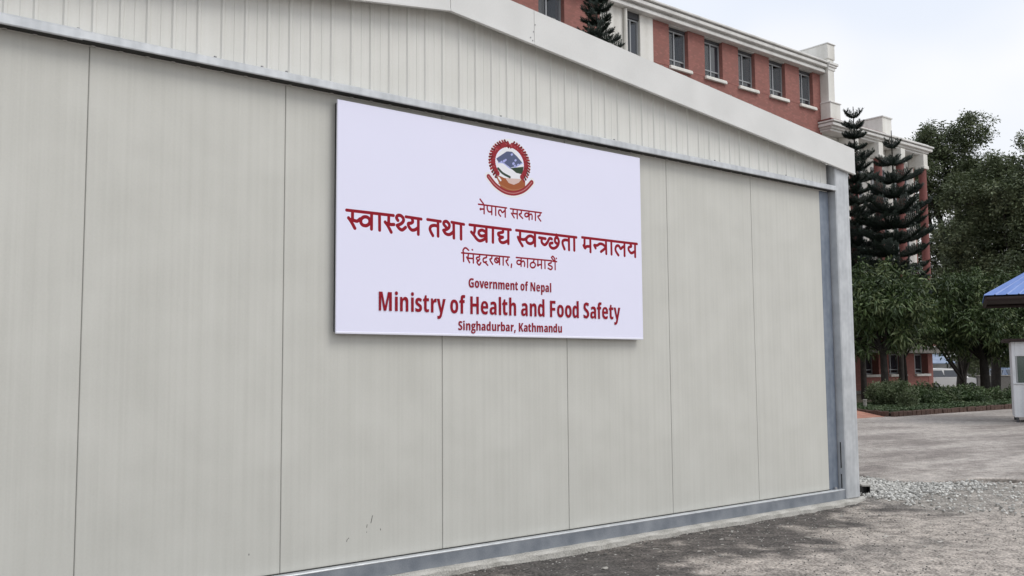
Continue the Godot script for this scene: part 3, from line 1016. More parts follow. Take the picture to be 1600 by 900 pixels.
func build_office() -> void:
	var o := thing("office_building", "four storey red brick office building with white cornices behind the shed", "building")
	var zf := -18.5
	var zb := -18.74
	# storeys: niches between brick piers, white sills
	var piers := [[17.2, 19.55], [20.75, 22.5], [25.33, 26.28], [27.4, 28.42], [29.55, 30.6], [31.73, 32.74], [33.9, 34.97], [36.02, 36.62]]
	var niches := [[19.55, 20.75], [26.28, 27.4], [28.42, 29.55], [30.6, 31.73], [32.74, 33.9], [34.97, 36.02]]
	for fl in 4:
		var ys := 13.07 - fl * 3.45      # sill level
		var yh := 14.72 if fl == 0 else ys + 1.75
		var yl: float = 12.9 - fl * 3.45
		var yb: float = ys - 1.7 if fl < 3 else -0.2
		for p in piers:
			bx("pier", Vector3(p[0], ys - 0.02, zf - 0.5), Vector3(p[1], yh, zf), M.brick, o, 0.01)
		bx("spandrel", Vector3(17.2, yb, zf - 0.5), Vector3(22.5, ys - 0.021, zf), M.brick, o, 0.01)
		bx("spandrel", Vector3(25.33, yb, zf - 0.5), Vector3(36.62, ys - 0.021, zf), M.brick, o, 0.01)
		var i := 0
		for n in niches:
			bx("niche_back", Vector3(n[0] - 0.05, yh - 0.02, zf - 0.5), Vector3(n[1] + 0.05, yh + 0.25, zf - 0.02), M.cornice, o, 0.0)
			window(o, n[0] + 0.002, n[1] - 0.002, ys + 0.02, yh - 0.14, zb, (i + fl) % 4)
			bx("lintel", Vector3(n[0] + 0.002, yh - 0.14, zb), Vector3(n[1] - 0.002, yh - 0.022, zb + 0.09), M.old_metal, o, 0.0)
			bx("window_sill", Vector3(n[0] - 0.02, ys - 0.02, zb), Vector3(n[1] + 0.14, ys + 0.016, zf + 0.09), M.white_wall, o, 0.006)
			bx("window_sill", Vector3(n[0] - 0.06, ys - 0.13, zf + 0.002), Vector3(n[1] + 0.14, ys - 0.0205, zf + 0.12), M.white_wall, o, 0.015)
			i += 1
		# plastered bay with a single casement
		bx("plaster_bay", Vector3(22.502, yb, zf - 0.5), Vector3(23.86, yh, zf + 0.03), M.white_wall, o, 0.01)
		bx("plaster_bay", Vector3(24.6, yb, zf - 0.5), Vector3(25.328, yh, zf + 0.03), M.white_wall, o, 0.01)
		bx("plaster_bay", Vector3(23.861, yb, zf - 0.5), Vector3(24.599, ys - 0.8, zf + 0.03), M.white_wall, o, 0.01)
		bx("lintel", Vector3(23.861, yh - 0.25, zf - 0.5), Vector3(24.599, yh, zf - 0.02), M.old_metal, o, 0.0)
		window(o, 23.865, 24.595, ys - 0.78, yh - 0.26, zb + 0.1, 1, true)
		if fl > 0:
			bx("floor_band", Vector3(17.2, yh, zf - 0.5), Vector3(36.62, ys + 1.7499, zf + 0.0), M.brick, o, 0.0)
	var st := new_st()
	cyl(st, Vector3(23.72, 0, zf + 0.12), Vector3(23.72, 14.7, zf + 0.12), 0.07, 10)
	obj("downpipe", st, M.white_wall, o)
	bx("inner_mass", Vector3(17.2, -0.2, -30.0), Vector3(36.6, 14.7, zf - 0.505), M.inside, o, 0.0)
	# main cornice: stepped mouldings under a thin coping
	var steps := [[14.722, 14.86, 0.30], [14.861, 14.95, 0.22], [14.951, 15.10, 0.40], [15.101, 15.15, 0.30], [15.151, 15.24, 0.46]]
	for s in steps:
		bx("cornice_moulding", Vector3(16.8, s[0], -30.0), Vector3(36.60, s[1], zf + s[2]), M.cornice, o, 0.018)
	bx("parapet", Vector3(16.8, 15.242, -30.0), Vector3(36.58, 15.36, zf + 0.02), M.cornice, o, 0.02)
	for k in 3:
		var lx := [28.5, 26.6, 35.9][k] as float
		st = new_st()
		tube(st, PackedVector3Array([Vector3(lx, 15.36, zf - 0.2), Vector3(lx, 15.46, zf - 0.2), Vector3(lx + 0.9, 15.46, zf - 0.2), Vector3(lx + 0.9, 15.36, zf - 0.2)]), PackedFloat32Array([0.02, 0.02, 0.02, 0.02]), 6)
		obj("roof_rail", st, M.old_metal, o)
	# corner pilaster, cap block and its mouldings
	bx("corner_pilaster", Vector3(36.623, 12.9, -19.2), Vector3(37.12, 16.0, -18.08), M.white_wall, o, 0.015)
	bx("parapet_block", Vector3(36.58, 15.37, -21.0), Vector3(37.17, 16.05, -18.04), M.white_wall, o, 0.015)
	bx("coping", Vector3(36.55, 16.051, -21.0), Vector3(37.21, 16.11, -18.0), M.cornice, o, 0.015)
	for s in [[14.86, 15.0, 0.06], [15.001, 15.1, 0.14], [15.101, 15.22, 0.22]]:
		bx("cornice_moulding", Vector3(36.625, s[0], -19.2), Vector3(37.12 + s[2], s[1], -18.08 + s[2] * 0.5), M.cornice, o, 0.012)
	bx("pilaster_base", Vector3(36.58, 12.5, -19.2), Vector3(37.4, 13.32, -18.0), M.white_wall, o, 0.012)
	bx("pilaster_band", Vector3(36.55, 13.321, -19.2), Vector3(37.44, 13.38, -17.96), M.cornice, o, 0.012)
	# lower wing with red columns
	var zw := -18.1
	for s in [[12.0, 12.10, 0.12], [12.101, 12.2, 0.22], [12.201, 12.33, 0.36], [12.331, 12.37, 0.28], [12.371, 12.45, 0.42]]:
		bx("wing_cornice", Vector3(36.56 - s[2] * 0.6, s[0], -26.0), Vector3(45.0 + s[2], s[1], zw + s[2]), M.cornice, o, 0.014)
	bx("red_coping", Vector3(36.3, 12.452, -20.0), Vector3(41.0, 12.52, zw + 0.3), M.red_paint, o, 0.01)
	bx("wing_parapet", Vector3(41.0, 12.452, -26.0), Vector3(45.2, 12.55, zw + 0.25), M.cornice, o, 0.01)
	bx("roof_box", Vector3(41.5, 12.5, -19.6), Vector3(42.35, 13.5, -18.25), M.white_wall, o, 0.012)
	bx("coping", Vector3(41.46, 13.501, -19.65), Vector3(42.39, 13.57, -18.2), M.cornice, o, 0.012)
	bx("wing_wall", Vector3(36.7, 2.36, -19.4), Vector3(45.0, 12.0, -18.62), M.white_wall, o, 0.01)
	for y in [5.6, 9.0]:
		bx("string_course", Vector3(36.7, y, -18.619), Vector3(45.05, y + 0.12, -18.5), M.cornice, o, 0.01)
	var cx := 38.3
	for k in 4:
		var xx: float = [38.3, 40.45, 42.5, 44.7][k]
		st = new_st()
		cyl(st, Vector3(xx, 2.9, -18.0), Vector3(xx, 11.25, -18.0), 0.19, 14)
		obj("column", st, M.red_paint, o)
		bx("capital", Vector3(xx - 0.24, 11.251, -18.26), Vector3(xx + 0.24, 11.42, -17.76), M.white_wall, o, 0.02)
		bx("beam_block", Vector3(xx - 0.2, 11.421, -18.6), Vector3(xx + 0.2, 11.999, -17.8), M.white_wall, o, 0.01)
		bx("column_base", Vector3(xx - 0.25, 2.72, -18.27), Vector3(xx + 0.25, 2.9, -17.75), M.white_wall, o, 0.02)
		bx("pedestal", Vector3(xx - 0.22, 2.37, -18.25), Vector3(xx + 0.22, 2.719, -17.78), M.brick, o, 0.01)
	for k in 3:
		var x0: float = [38.7, 40.85, 42.95][k]
		for y in [3.4, 6.6, 9.4]:
			window(o, x0, x0 + 1.2, y, y + 1.6, -18.61, 2)
	# ground storey of the wing: brick piers, deep windows, a concrete sunshade
	var gp := [[36.7, 38.5], [40.0, 40.9], [42.35, 43.3], [44.62, 45.1]]
	for p in gp:
		bx("ground_pier", Vector3(p[0], 0.3, -18.9), Vector3(p[1], 2.0, -18.1), M.brick, o, 0.01)
	for n in [[38.5, 40.0], [40.9, 42.35], [43.3, 44.62]]:
		bx("ground_spandrel", Vector3(n[0] + 0.001, 0.3, -18.9), Vector3(n[1] - 0.001, 0.9, -18.12), M.brick, o, 0.01)
		bx("window_sill", Vector3(n[0] - 0.03, 0.901, -18.5), Vector3(n[1] + 0.05, 1.02, -17.98), M.white_wall, o, 0.012)
		window(o, n[0] + 0.005, n[1] - 0.005, 1.021, 1.98, -18.5, 2)
	bx("plinth", Vector3(36.6, -0.2, -19.0), Vector3(45.2, 0.299, -18.05), M.mortar, o, 0.01)
	bx("sunshade", Vector3(36.6, 2.001, -19.4), Vector3(45.3, 2.22, -16.9), M.mortar, o, 0.01)
	bx("sunshade_coping", Vector3(36.6, 2.221, -18.9), Vector3(45.32, 2.3, -16.86), M.mortar, o, 0.01)
	bx("inner_mass", Vector3(36.7, -0.2, -26.0), Vector3(45.0, 11.99, -19.41), M.inside, o, 0.0)
	bx("wing_end_wall", Vector3(45.001, 0.3, -26.0), Vector3(45.1, 11.99, -18.63), M.brick, o, 0.0)

# ------------------------------------------------------------------ plants
func clump_mesh(n: int, radius: float, len: float, wid: float, droop: float, sd: int) -> ArrayMesh:
	var r := RandomNumberGenerator.new()
	r.seed = sd
	var st := new_st()
	for i in n:
		var d := Vector3(r.randfn(), r.randfn() * 0.8 + 0.15, r.randfn()).normalized()
		var p := d * radius * pow(r.randf(), 0.5)
		var t := (d + Vector3(r.randfn(), r.randfn(), r.randfn()) * 0.45 + Vector3(0, -droop, 0)).normalized()
		var up := (Vector3.UP + d * 0.6 + Vector3(r.randfn(), r.randfn(), r.randfn()) * 0.4).normalized()
		var side := t.cross(up).normalized()
		var nrm := side.cross(t).normalized()
		var L := len * r.randf_range(0.65, 1.2)
		var W := wid * r.randf_range(0.75, 1.2)
		var mid := p + t * L * 0.45 - nrm * W * 0.25
		var tip := p + t * L - Vector3(0, droop * L * 0.3, 0)
		var a := mid + side * W * 0.5 + nrm * W * 0.25
		var b := mid - side * W * 0.5 + nrm * W * 0.25
		var below := p - nrm * 10.0
		tri(st, p, a, mid, below); tri(st, p, mid, b, below)
		tri(st, mid, a, tip, below); tri(st, mid, tip, b, below)
	return st.commit()

func limb(st: SurfaceTool, a: Vector3, b: Vector3, r0: float, r1: float, sag: float, n := 5) -> void:
	var pts := PackedVector3Array()
	var rad := PackedFloat32Array()
	var side := Vector3(rng.randfn(), rng.randfn() * 0.3, rng.randfn()) * a.distance_to(b) * 0.06
	for i in n + 1:
		var t := float(i) / n
		pts.append(a.lerp(b, t) + side * sin(t * PI) + Vector3(0, sag * sin(t * PI), 0))
		rad.append(lerpf(r0, r1, t))
	tube(st, pts, rad, 6)

# lobes: [right, up, away, radius, squash]; the tree stands at "at" and its local x runs along the picture
func leafy_tree(called: String, label: String, at: Vector3, fork: float, tr: float, lobes: Array, mesh: Mesh, per_m3: float, size: float, cols: Array, sd: int, group := "", gap := -0.1) -> Node3D:
	rng.seed = sd
	var t := thing(called, label, "tree", at, -0.6886, group)
	var st := new_st()
	var top := Vector3(0, fork, 0)
	limb(st, Vector3(0, -0.1, 0), top, tr, tr * 0.75, 0.0, 6)
	var nz := FastNoiseLite.new()
	nz.seed = sd
	nz.frequency = 0.9
	var xf: Array = []
	var cc: Array = []
	for l in lobes:
		var c := Vector3(l[0], l[1], -l[2])
		var R: float = l[3]
		var sq: float = l[4] if l.size() > 4 else 0.85
		limb(st, top, c, tr * 0.5, tr * 0.16, 0.2)
		var twigs := int(4 + R * 3.0)
		var ends: Array = []
		for k in twigs:
			var d := Vector3(rng.randfn(), rng.randfn() * 0.7 + 0.2, rng.randfn()).normalized() * R * rng.randf_range(0.6, 1.0)
			var e := c + d * Vector3(1, sq, 1)
			limb(st, c - (c - top) * 0.12, e, tr * 0.14, tr * 0.035, 0.05, 4)
			ends.append(e)
		var count := int(per_m3 * R * R * R * 4.19 * sq)
		for k in count:
			var d := Vector3(rng.randfn(), rng.randfn(), rng.randfn()).normalized() * R * pow(rng.randf(), 0.42)
			var p := c + d * Vector3(1, sq, 1)
			if k % 3 == 0:
				var e: Vector3 = ends[rng.randi() % ends.size()]
				p = e + Vector3(rng.randfn(), rng.randfn(), rng.randfn()) * R * 0.16
			if nz.get_noise_3dv(p) < gap: continue
			var s := size * rng.randf_range(0.7, 1.3)
			xf.append(Transform3D(Basis.from_euler(Vector3(rng.randf_range(-0.5, 0.5), rng.randf() * TAU, rng.randf_range(-0.5, 0.5))).scaled(Vector3.ONE * s), p))
			var col: Color = cols[rng.randi() % cols.size()]
			cc.append(col * rng.randf_range(0.75, 1.25))
	obj("trunk", st, M.bark, t)
	scatter("crown", mesh, M.leaf, xf, cc, t)
	return t

func shrub(called: String, label: String, at: Vector3, lobes: Array, mesh: Mesh, dens: float, size: float, cols: Array, sd: int, group := "") -> void:
	rng.seed = sd
	var t := thing(called, label, "shrub", at, -0.6886, group)
	var st := new_st()
	var xf: Array = []
	var cc: Array = []
	for l in lobes:
		var c := Vector3(l[0], l[1], -l[2])
		limb(st, Vector3(l[0] * 0.6, -0.05, -l[2] * 0.6), c, 0.03, 0.012, 0.0, 3)
		for k in int(dens * l[3] * l[3] * 12.0):
			var d: Vector3 = Vector3(rng.randfn(), rng.randfn(), rng.randfn()).normalized() * l[3] * pow(rng.randf(), 0.25)
			d.y *= l[4]
			var p: Vector3 = c + d
			if p.y < 0.02: continue
			xf.append(Transform3D(Basis.from_euler(Vector3(rng.randf_range(-0.6, 0.6), rng.randf() * TAU, rng.randf_range(-0.6, 0.6))).scaled(Vector3.ONE * size * rng.randf_range(0.7, 1.3)), p))
			var col: Color = cols[rng.randi() % cols.size()]
			cc.append(col * rng.randf_range(0.75, 1.25))
	obj("stem", st, M.bark, t)
	scatter("foliage", mesh, M.leaf, xf, cc, t)

func tuft_mesh() -> ArrayMesh:
	var r := RandomNumberGenerator.new()
	r.seed = 91
	var st := new_st()
	for k in 16:
		var a := TAU * k / 16.0 * 3.0 + r.randf() * 0.5
		var d := Vector3(cos(a), r.randf_range(0.55, 1.1), sin(a)).normalized()
		var p := Vector3(0, (k / 16.0 - 0.5) * 0.9, 0)
		var s := d.cross(Vector3.UP).normalized() * 0.13
		var L := r.randf_range(0.55, 0.85)
		tri(st, p + s, p - s, p + d * L, p - Vector3(cos(a), -0.6, sin(a)) * 5.0)
	return st.commit()

# Norfolk pine: straight stem, whorls of boughs that turn up at their tips
func norfolk_pine(label: String, at: Vector3, height: float, reach: Callable, gapy: float, low: float, tier: float, thick: float, sd: int) -> void:
	rng.seed = sd
	var t := thing("norfolk_pine", label, "tree", at, -0.6886, "norfolk pines in front of the office building")
	var st := new_st()
	tube(st, PackedVector3Array([Vector3(0, -0.1, 0), Vector3(0.02, height * 0.5, 0), Vector3(0, height * 0.9, 0.0), Vector3(0, height, 0)]), PackedFloat32Array([height * 0.010, height * 0.007, 0.025, 0.012]), 8)
	var xf: Array = []
	var cc: Array = []
	var add := func(p: Vector3, d: Vector3, s: float) -> void:
		var u := d.cross(Vector3(0.3, 0.1, 0.9)).normalized()
		var b := Basis(u, d, u.cross(d)).rotated(d, rng.randf() * TAU)
		xf.append(Transform3D(b.scaled(Vector3.ONE * s), p))
		var g := rng.randf_range(0.7, 1.35)
		cc.append(Color(0.016, 0.030, 0.019) * g)
	var y := height - gapy * 1.0
	var first := true
	while y > low:
		var down := height - y
		var L: float = reach.call(down)
		var n := 4 if first else rng.randi_range(5, 7)
		var ph := rng.randf() * TAU
		for k in n:
			var az := ph + TAU * k / n + rng.randf_range(-0.25, 0.25)
			var out := Vector3(cos(az), 0, sin(az))
			var Lb := L * rng.randf_range(0.78, 1.12)
			var rise := rng.randf_range(0.26, 0.46) if not first else 0.75
			var pts := PackedVector3Array()
			var rad := PackedFloat32Array()
			var steps := maxi(4, int(Lb / 0.075))
			for i in steps + 1:
				var q := float(i) / steps
				pts.append(Vector3(0, y, 0) + out * Lb * q + Vector3(0, Lb * (-0.10 * q + rise * pow(q, 2.2)), 0))
				rad.append(lerpf(0.022, 0.006, q) * clampf(Lb, 0.4, 1.4))
			tube(st, pts, rad, 4, false)
			for i in steps:
				var q := float(i) / steps
				var d := (pts[i + 1] - pts[i]).normalized()
				add.call(pts[i], d, 0.13 * thick)
				# side branchlets, two rows, longest at mid bough
				if q > 0.08 and (thick > 0.95 or i % 2 == 0):
					for sgn in [-1.0, 1.0]:
						var bl := (0.16 + 0.22 * sin(q * PI)) * clampf(Lb, 0.5, 1.3) * rng.randf_range(0.7, 1.2)
						var bd: Vector3 = (d * 0.8 + d.cross(Vector3.UP).normalized() * sgn + Vector3(0, 0.28, 0)).normalized()
						var m := maxi(2, int(bl / 0.07))
						for j in m:
							var qq := (j + 0.6) / m
							add.call(pts[i] + bd * bl * qq + Vector3(0, bl * 0.25 * qq * qq, 0), (bd + Vector3(0, 0.5 * qq, 0)).normalized(), 0.11 * thick)
		# needles on the stem
		for i in 5:
			add.call(Vector3(0, y + rng.randf() * 0.3, 0), Vector3(rng.randfn() * 0.3, 1, rng.randfn() * 0.3).normalized(), 0.06)
		y -= gapy if first else rng.randf_range(0.85, 1.15) * tier
		first = false
	for i in 8:
		add.call(Vector3(0, height - 0.03 - i * 0.06, 0), Vector3.UP, 0.05)
	obj("trunk", st, M.bark, t)
	scatter("crown", tuft_mesh(), M.leaf, xf, cc, t)

func build_plants() -> void:
	var small := clump_mesh(30, 0.30, 0.17, 0.085, 0.2, 1)
	var mango := clump_mesh(18, 0.17, 0.19, 0.058, 0.6, 2)
	var fine := clump_mesh(26, 0.12, 0.075, 0.035, 0.0, 3)
	norfolk_pine("tall narrow dark norfolk pine rising just right of the shed's barge board", Vector3(30.91, 0, -13.55), 11.15, func(d): return 0.28 if d < 0.35 else 0.30 + minf(d * 0.16, 0.85), 0.40, 3.4, 0.40, 0.96, 301)
	norfolk_pine("shorter dark norfolk pine with wide open tiers before the red columns", Vector3(30.22, 0, -11.7), 9.75, func(d): return 0.36 if d < 0.6 else 0.52 + minf(d * 0.20, 0.78), 0.60, 3.4, 0.54, 0.96, 302)
	norfolk_pine("norfolk pine top showing above the shed roof before the white plaster bay", Vector3(19.13, 0, -15.25), 13.6, func(d): return 0.25 + minf(d * 0.22, 1.3), 0.35, 2.0, 0.34, 1.0, 303)
	var mg := [Color(0.046, 0.076, 0.023), Color(0.064, 0.102, 0.032), Color(0.088, 0.130, 0.043), Color(0.032, 0.056, 0.019), Color(0.15, 0.185, 0.08)]
	leafy_tree("broadleaf_tree", "round leafy broadleaf tree growing right behind the shed's corner post", Vector3(27.2, 0.1, -10.65), 1.7, 0.14,
		[[-0.9, 3.4, 0.2, 1.15], [0.1, 3.75, 0.0, 1.1], [0.75, 3.3, -0.3, 1.0], [-0.2, 2.95, -0.5, 1.0], [0.95, 2.65, 0.3, 0.7], [-1.3, 2.9, 0.0, 0.95], [-0.6, 4.1, 0.3, 0.7], [0.25, 2.35, 0.2, 0.7, 0.7], [-1.0, 2.15, -0.2, 0.6, 0.6], [-0.3, 2.1, 0.3, 0.6, 0.6], [0.8, 2.2, 0.0, 0.5, 0.6], [-1.7, 3.4, 0.2, 1.0], [-1.3, 1.9, 0.0, 0.5, 0.6], [-0.55, 1.85, 0.1, 0.5, 0.6], [0.4, 1.98, 0.2, 0.45, 0.6]], mango, 62.0, 1.0, mg, 401, "broadleaf trees in the planting bed")
	leafy_tree("broadleaf_tree", "broad leafy tree with dark trunk standing left of the guard booth", Vector3(35.29, 0.1, -11.15), 1.5, 0.20,
		[[-1.4, 3.9, 0.0, 1.2], [-0.3, 4.1, 0.3, 1.2], [0.9, 4.0, 0.0, 1.25], [2.1, 3.8, 0.2, 1.2], [-1.9, 3.0, -0.4, 1.05], [-0.6, 2.9, -0.8, 1.15], [0.6, 2.7, -0.8, 1.15], [1.7, 2.8, -0.5, 1.15], [-1.2, 2.15, 0.2, 0.75, 0.6], [1.4, 2.0, 0.0, 0.8, 0.6], [3.0, 3.2, 0.4, 1.2], [0.0, 2.3, 0.5, 0.9]], mango, 52.0, 1.05, mg, 402, "broadleaf trees in the planting bed")
	leafy_tree("broadleaf_tree", "leafy tree with forked leaning trunks between white van and dark trunk", Vector3(39.8, 0.0, -14.1), 0.75, 0.13,
		[[-1.1, 3.2, 0.0, 1.1], [0.4, 3.6, 0.2, 1.2], [-0.4, 4.3, 0.2, 1.1], [0.9, 2.7, 0.4, 0.9], [-1.7, 3.9, 0.6, 1.0], [1.2, 4.4, 0.6, 1.1]], mango, 50.0, 1.05, mg, 403, "broadleaf trees in the planting bed")
	leafy_tree("broadleaf_tree", "leafy tree added for shade close against the brick wing's ground floor", Vector3(36.4, 0.1, -14.9), 1.6, 0.09,
		[[-0.9, 3.0, 0.2, 1.0], [0.3, 3.2, 0.0, 1.0], [1.1, 2.9, 0.3, 0.9], [-0.2, 4.0, 0.3, 1.0], [0.9, 4.0, 0.2, 0.9], [-1.9, 3.1, 0.2, 1.0], [-1.4, 4.0, 0.4, 0.9], [-2.8, 3.0, 0.2, 1.0]], mango, 55.0, 1.05, mg, 404, "broadleaf trees in the planting bed")  # tree added to fill and darken the space above the windows
	# tall trees beyond the wing
	var bk := [Color(0.088, 0.112, 0.052), Color(0.108, 0.134, 0.064), Color(0.062, 0.082, 0.04), Color(0.15, 0.175, 0.094)]
	leafy_tree("tall_tree", "tallest open-crowned tree with bare grey limbs behind the building's wing", Vector3(59.4, -0.3, -23.6), 7.0, 0.32,
		[[-2.8, 14.9, 0.2, 1.0], [-2.0, 14.2, 0, 1.5], [-0.6, 16.2, 0.5, 1.55], [1.2, 16.7, 0, 1.5], [2.5, 14.4, 0.3, 1.3], [-2.6, 11.3, 0.2, 1.2], [-0.8, 12.4, 0.2, 1.6], [1.0, 13.0, -0.4, 1.6], [0.3, 14.6, 0.2, 1.5], [2.2, 12.6, 0.2, 1.4], [-1.6, 15.6, 0.3, 1.1], [-2.0, 8.8, 0, 1.4], [0.4, 9.8, 0.6, 1.5], [2.8, 11.3, 0, 1.6], [3.6, 13.0, 0, 1.0], [-0.8, 7.0, 0.2, 1.5], [1.7, 7.4, 0.0, 1.7]], small, 21.0, 1.0, bk, 501, "tall trees beyond the wing", -0.16)
	leafy_tree("tall_tree", "dense tall tree in the middle of the trees beyond the wing", Vector3(56.5, -0.3, -20.2), 5.0, 0.30,
		[[-0.8, 12.0, 0, 1.6], [0.9, 13.4, 0, 1.3], [2.2, 12.2, 0, 1.6], [-1.4, 9.6, 0, 1.9], [0.8, 10.0, -0.4, 2.0], [-1.0, 7.0, 0, 2.0], [1.2, 7.2, -0.3, 2.1], [-2.4, 5.2, 0.2, 1.7], [0.2, 4.6, 0.0, 1.8], [2.4, 4.8, 0, 1.8]], small, 24.0, 1.0, bk, 502, "tall trees beyond the wing", -0.03)
	leafy_tree("tall_tree", "dense tall tree at the picture's right edge above the blue canopy", Vector3(56.2, -0.3, -16.9), 5.0, 0.30,
		[[-1.4, 11.5, 0, 1.7], [0.0, 13.9, 0, 1.4], [1.5, 13.0, 0, 1.9], [-0.2, 9.4, -0.2, 2.0], [2.3, 10.0, 0, 2.1], [-1.0, 6.8, 0, 2.0], [1.6, 6.8, 0, 2.2], [0.2, 4.4, 0, 1.9], [3.0, 4.4, 0, 2.0]], small, 24.0, 1.0, bk, 503, "tall trees beyond the wing", -0.03)
	leafy_tree("tall_tree", "low dark tree closing the view behind the parked cars", Vector3(71.0, -0.3, -25.0), 2.0, 0.28,
		[[-4.2, 4.0, 0, 2.2], [-1.2, 4.6, 0, 2.4], [1.8, 4.4, 0, 2.4], [4.6, 4.2, 0, 2.4], [-2.8, 2.2, 0.4, 1.7], [0.2, 2.4, 0.4, 1.7], [3.2, 2.4, 0.4, 1.7], [7.4, 4.2, 0.3, 2.5], [6.2, 2.2, 0.3, 1.8], [0.0, 7.0, 0.5, 2.6], [4.0, 7.2, 0.5, 2.6], [-4.0, 6.6, 0.6, 2.4]], small, 8.0, 1.25, bk, 504, "tall trees beyond the wing")
	# planting bed
	var sg := [Color(0.055, 0.09, 0.032), Color(0.075, 0.12, 0.044), Color(0.042, 0.072, 0.027), Color(0.11, 0.15, 0.068)]
	var pale := [Color(0.12, 0.15, 0.075), Color(0.09, 0.125, 0.055), Color(0.15, 0.175, 0.10)]
	shrub("round_shrub", "clipped round pale-topped shrub before the building's ground floor windows", Vector3(26.3, 0.12, -10.0), [[-0.25, 0.45, 0, 0.42, 0.7], [0.25, 0.48, 0, 0.45, 0.7], [0.0, 0.4, 0.3, 0.5, 0.7], [0.55, 0.38, 0.1, 0.32, 0.7]], fine, 60.0, 1.0, pale, 601, "shrubs in the planting bed")
	var rows := [[28.0, -9.9, 0.6, "low dark shrub right of the clipped round shrub"], [29.4, -10.3, 0.65, "pale green shrub below the brick wing's right corner"], [30.6, -9.8, 0.6, "leafy shrub in front of the white van"], [32.0, -10.0, 0.55, "leafy shrub below the forked tree trunks"], [33.6, -9.9, 0.5, "dark low shrub left of the broad leafy tree's trunk"], [35.6, -9.6, 0.55, "dark low shrub right of the broad leafy tree's trunk"], [37.0, -9.5, 0.55, "dark low shrub half hidden by the guard booth"]]
	for i in rows.size():
		var q: Array = rows[i]
		var k: float = q[2] * (0.66 + 0.14 * (i % 2))
		shrub("low_shrub", q[3], Vector3(q[0], 0.12, q[1]), [[-0.5, k * 0.55, 0, k * 0.75, 0.75], [0.0, k * 0.7, 0.2, k * 0.8, 0.75], [0.5, k * 0.5, -0.1, k * 0.75, 0.7], [0.2, k * 0.35, -0.4, k * 0.7, 0.6]], fine, 42.0, 1.25, (pale + sg) if i % 2 == 1 else sg, 610 + i, "shrubs in the planting bed")
	shrub("cone_shrub", "small grey-green cone shaped shrub near the kerb", Vector3(25.3, 0.12, -8.9), [[0, 0.18, 0, 0.24, 0.9], [0, 0.36, 0, 0.17, 0.9], [0, 0.52, 0, 0.09, 1.0]], fine, 70.0, 0.8, pale, 630)
	# grass and creepers over the soil
	rng.seed = 640
	var xf: Array = []
	var cc: Array = []
	var n := 0
	while n < 4200:
		var u := rng.randf()
		var x := rng.randf_range(22.6, 37.5)
		var z := rng.randf_range(-11.5, -7.95)
		if x < 22.9 - (z + 7.9) * 0.72: continue
		xf.append(Transform3D(Basis.from_euler(Vector3(0, rng.randf() * TAU, 0)).scaled(Vector3(1.3, 0.9, 1.3) * rng.randf_range(0.5, 1.1)), Vector3(x, 0.13 + 0.05 * rng.randf(), z)))
		cc.append(sg[rng.randi() % 4] * rng.randf_range(0.7, 1.1))
		n += 1
	tag(scatter("ground_cover", fine, M.leaf, xf, cc), "short green ground cover over the planting bed", "ground cover")

func build_bed() -> void:
	var st := new_st()
	# soil
	var pg: Array[Vector3] = [Vector3(22.6, 0.14, -7.92), Vector3(38.0, 0.14, -7.62), Vector3(38.0, 0.2, -17.0), Vector3(29.5, 0.2, -17.0), Vector3(24.6, 0.16, -10.9)]
	for k in range(1, 4): tri(st, pg[0], pg[k], pg[k + 1], Vector3(30, -5, -10))
	struct("planting_bed", st, M.soil)
	var kerb := thing("brick_kerb", "low dark red brick kerb edging the planting bed", "kerb")
	rng.seed = 700
	var bst := new_st()
	box(bst, Vector3(-0.11, 0, -0.055), Vector3(0.11, 0.19, 0.055), 0.012)
	var mesh := bst.commit()
	for run in [[Vector3(22.5, 0, -7.83), Vector3(38.0, 0, -7.55)], [Vector3(22.5, 0, -7.95), Vector3(24.5, 0, -10.9)]]:
		var a: Vector3 = run[0]
		var b: Vector3 = run[1]
		var d := (b - a).normalized()
		var n := int(a.distance_to(b) / 0.235)
		for i in n:
			var o := put("brick", mesh, M.kerb_brick, kerb)
			o.position = a + d * (0.12 + i * 0.235) + Vector3(0, rng.randf_range(-0.02, 0.015), rng.randf_range(-0.012, 0.012))
			o.rotation = Vector3(rng.randf_range(-0.05, 0.05), atan2(-d.z, d.x) + rng.randf_range(-0.04, 0.04), rng.randf_range(-0.04, 0.04))
	# salmon path up the left flank of the bed
	var rp := thing("paved_ramp", "salmon coloured paved ramp beside the planting bed's left end", "ramp")
	st = new_st()
	var c := Vector3(23.2, -0.5, -9.5)
	var q: Array[Vector3] = [Vector3(20.9, 0.045, -8.0), Vector3(22.35, 0.045, -7.85), Vector3(24.4, 0.26, -10.9), Vector3(22.9, 0.26, -11.2)]
	quad(st, q[0], q[1], q[2], q[3], c)
	for k in 4: quad(st, q[k], q[(k + 1) % 4], q[(k + 1) % 4] * Vector3(1, 0, 1), q[k] * Vector3(1, 0, 1), c)
	obj("slope", st, M.salmon, rp)
	st = new_st()
	box(st, Vector3(-0.045, 0, -0.045), Vector3(0.045, 0.26, 0.045), 0.012)
	var stub := thing("marker_post", "short pale concrete marker post in the grass by the ramp", "post", Vector3(24.9, 0.12, -10.0), 0.3)
	obj("shaft", st, M.concrete, stub)
	bx("cap", Vector3(-0.055, 0.2605, -0.055), Vector3(0.055, 0.29, 0.055), M.concrete, stub, 0.01)

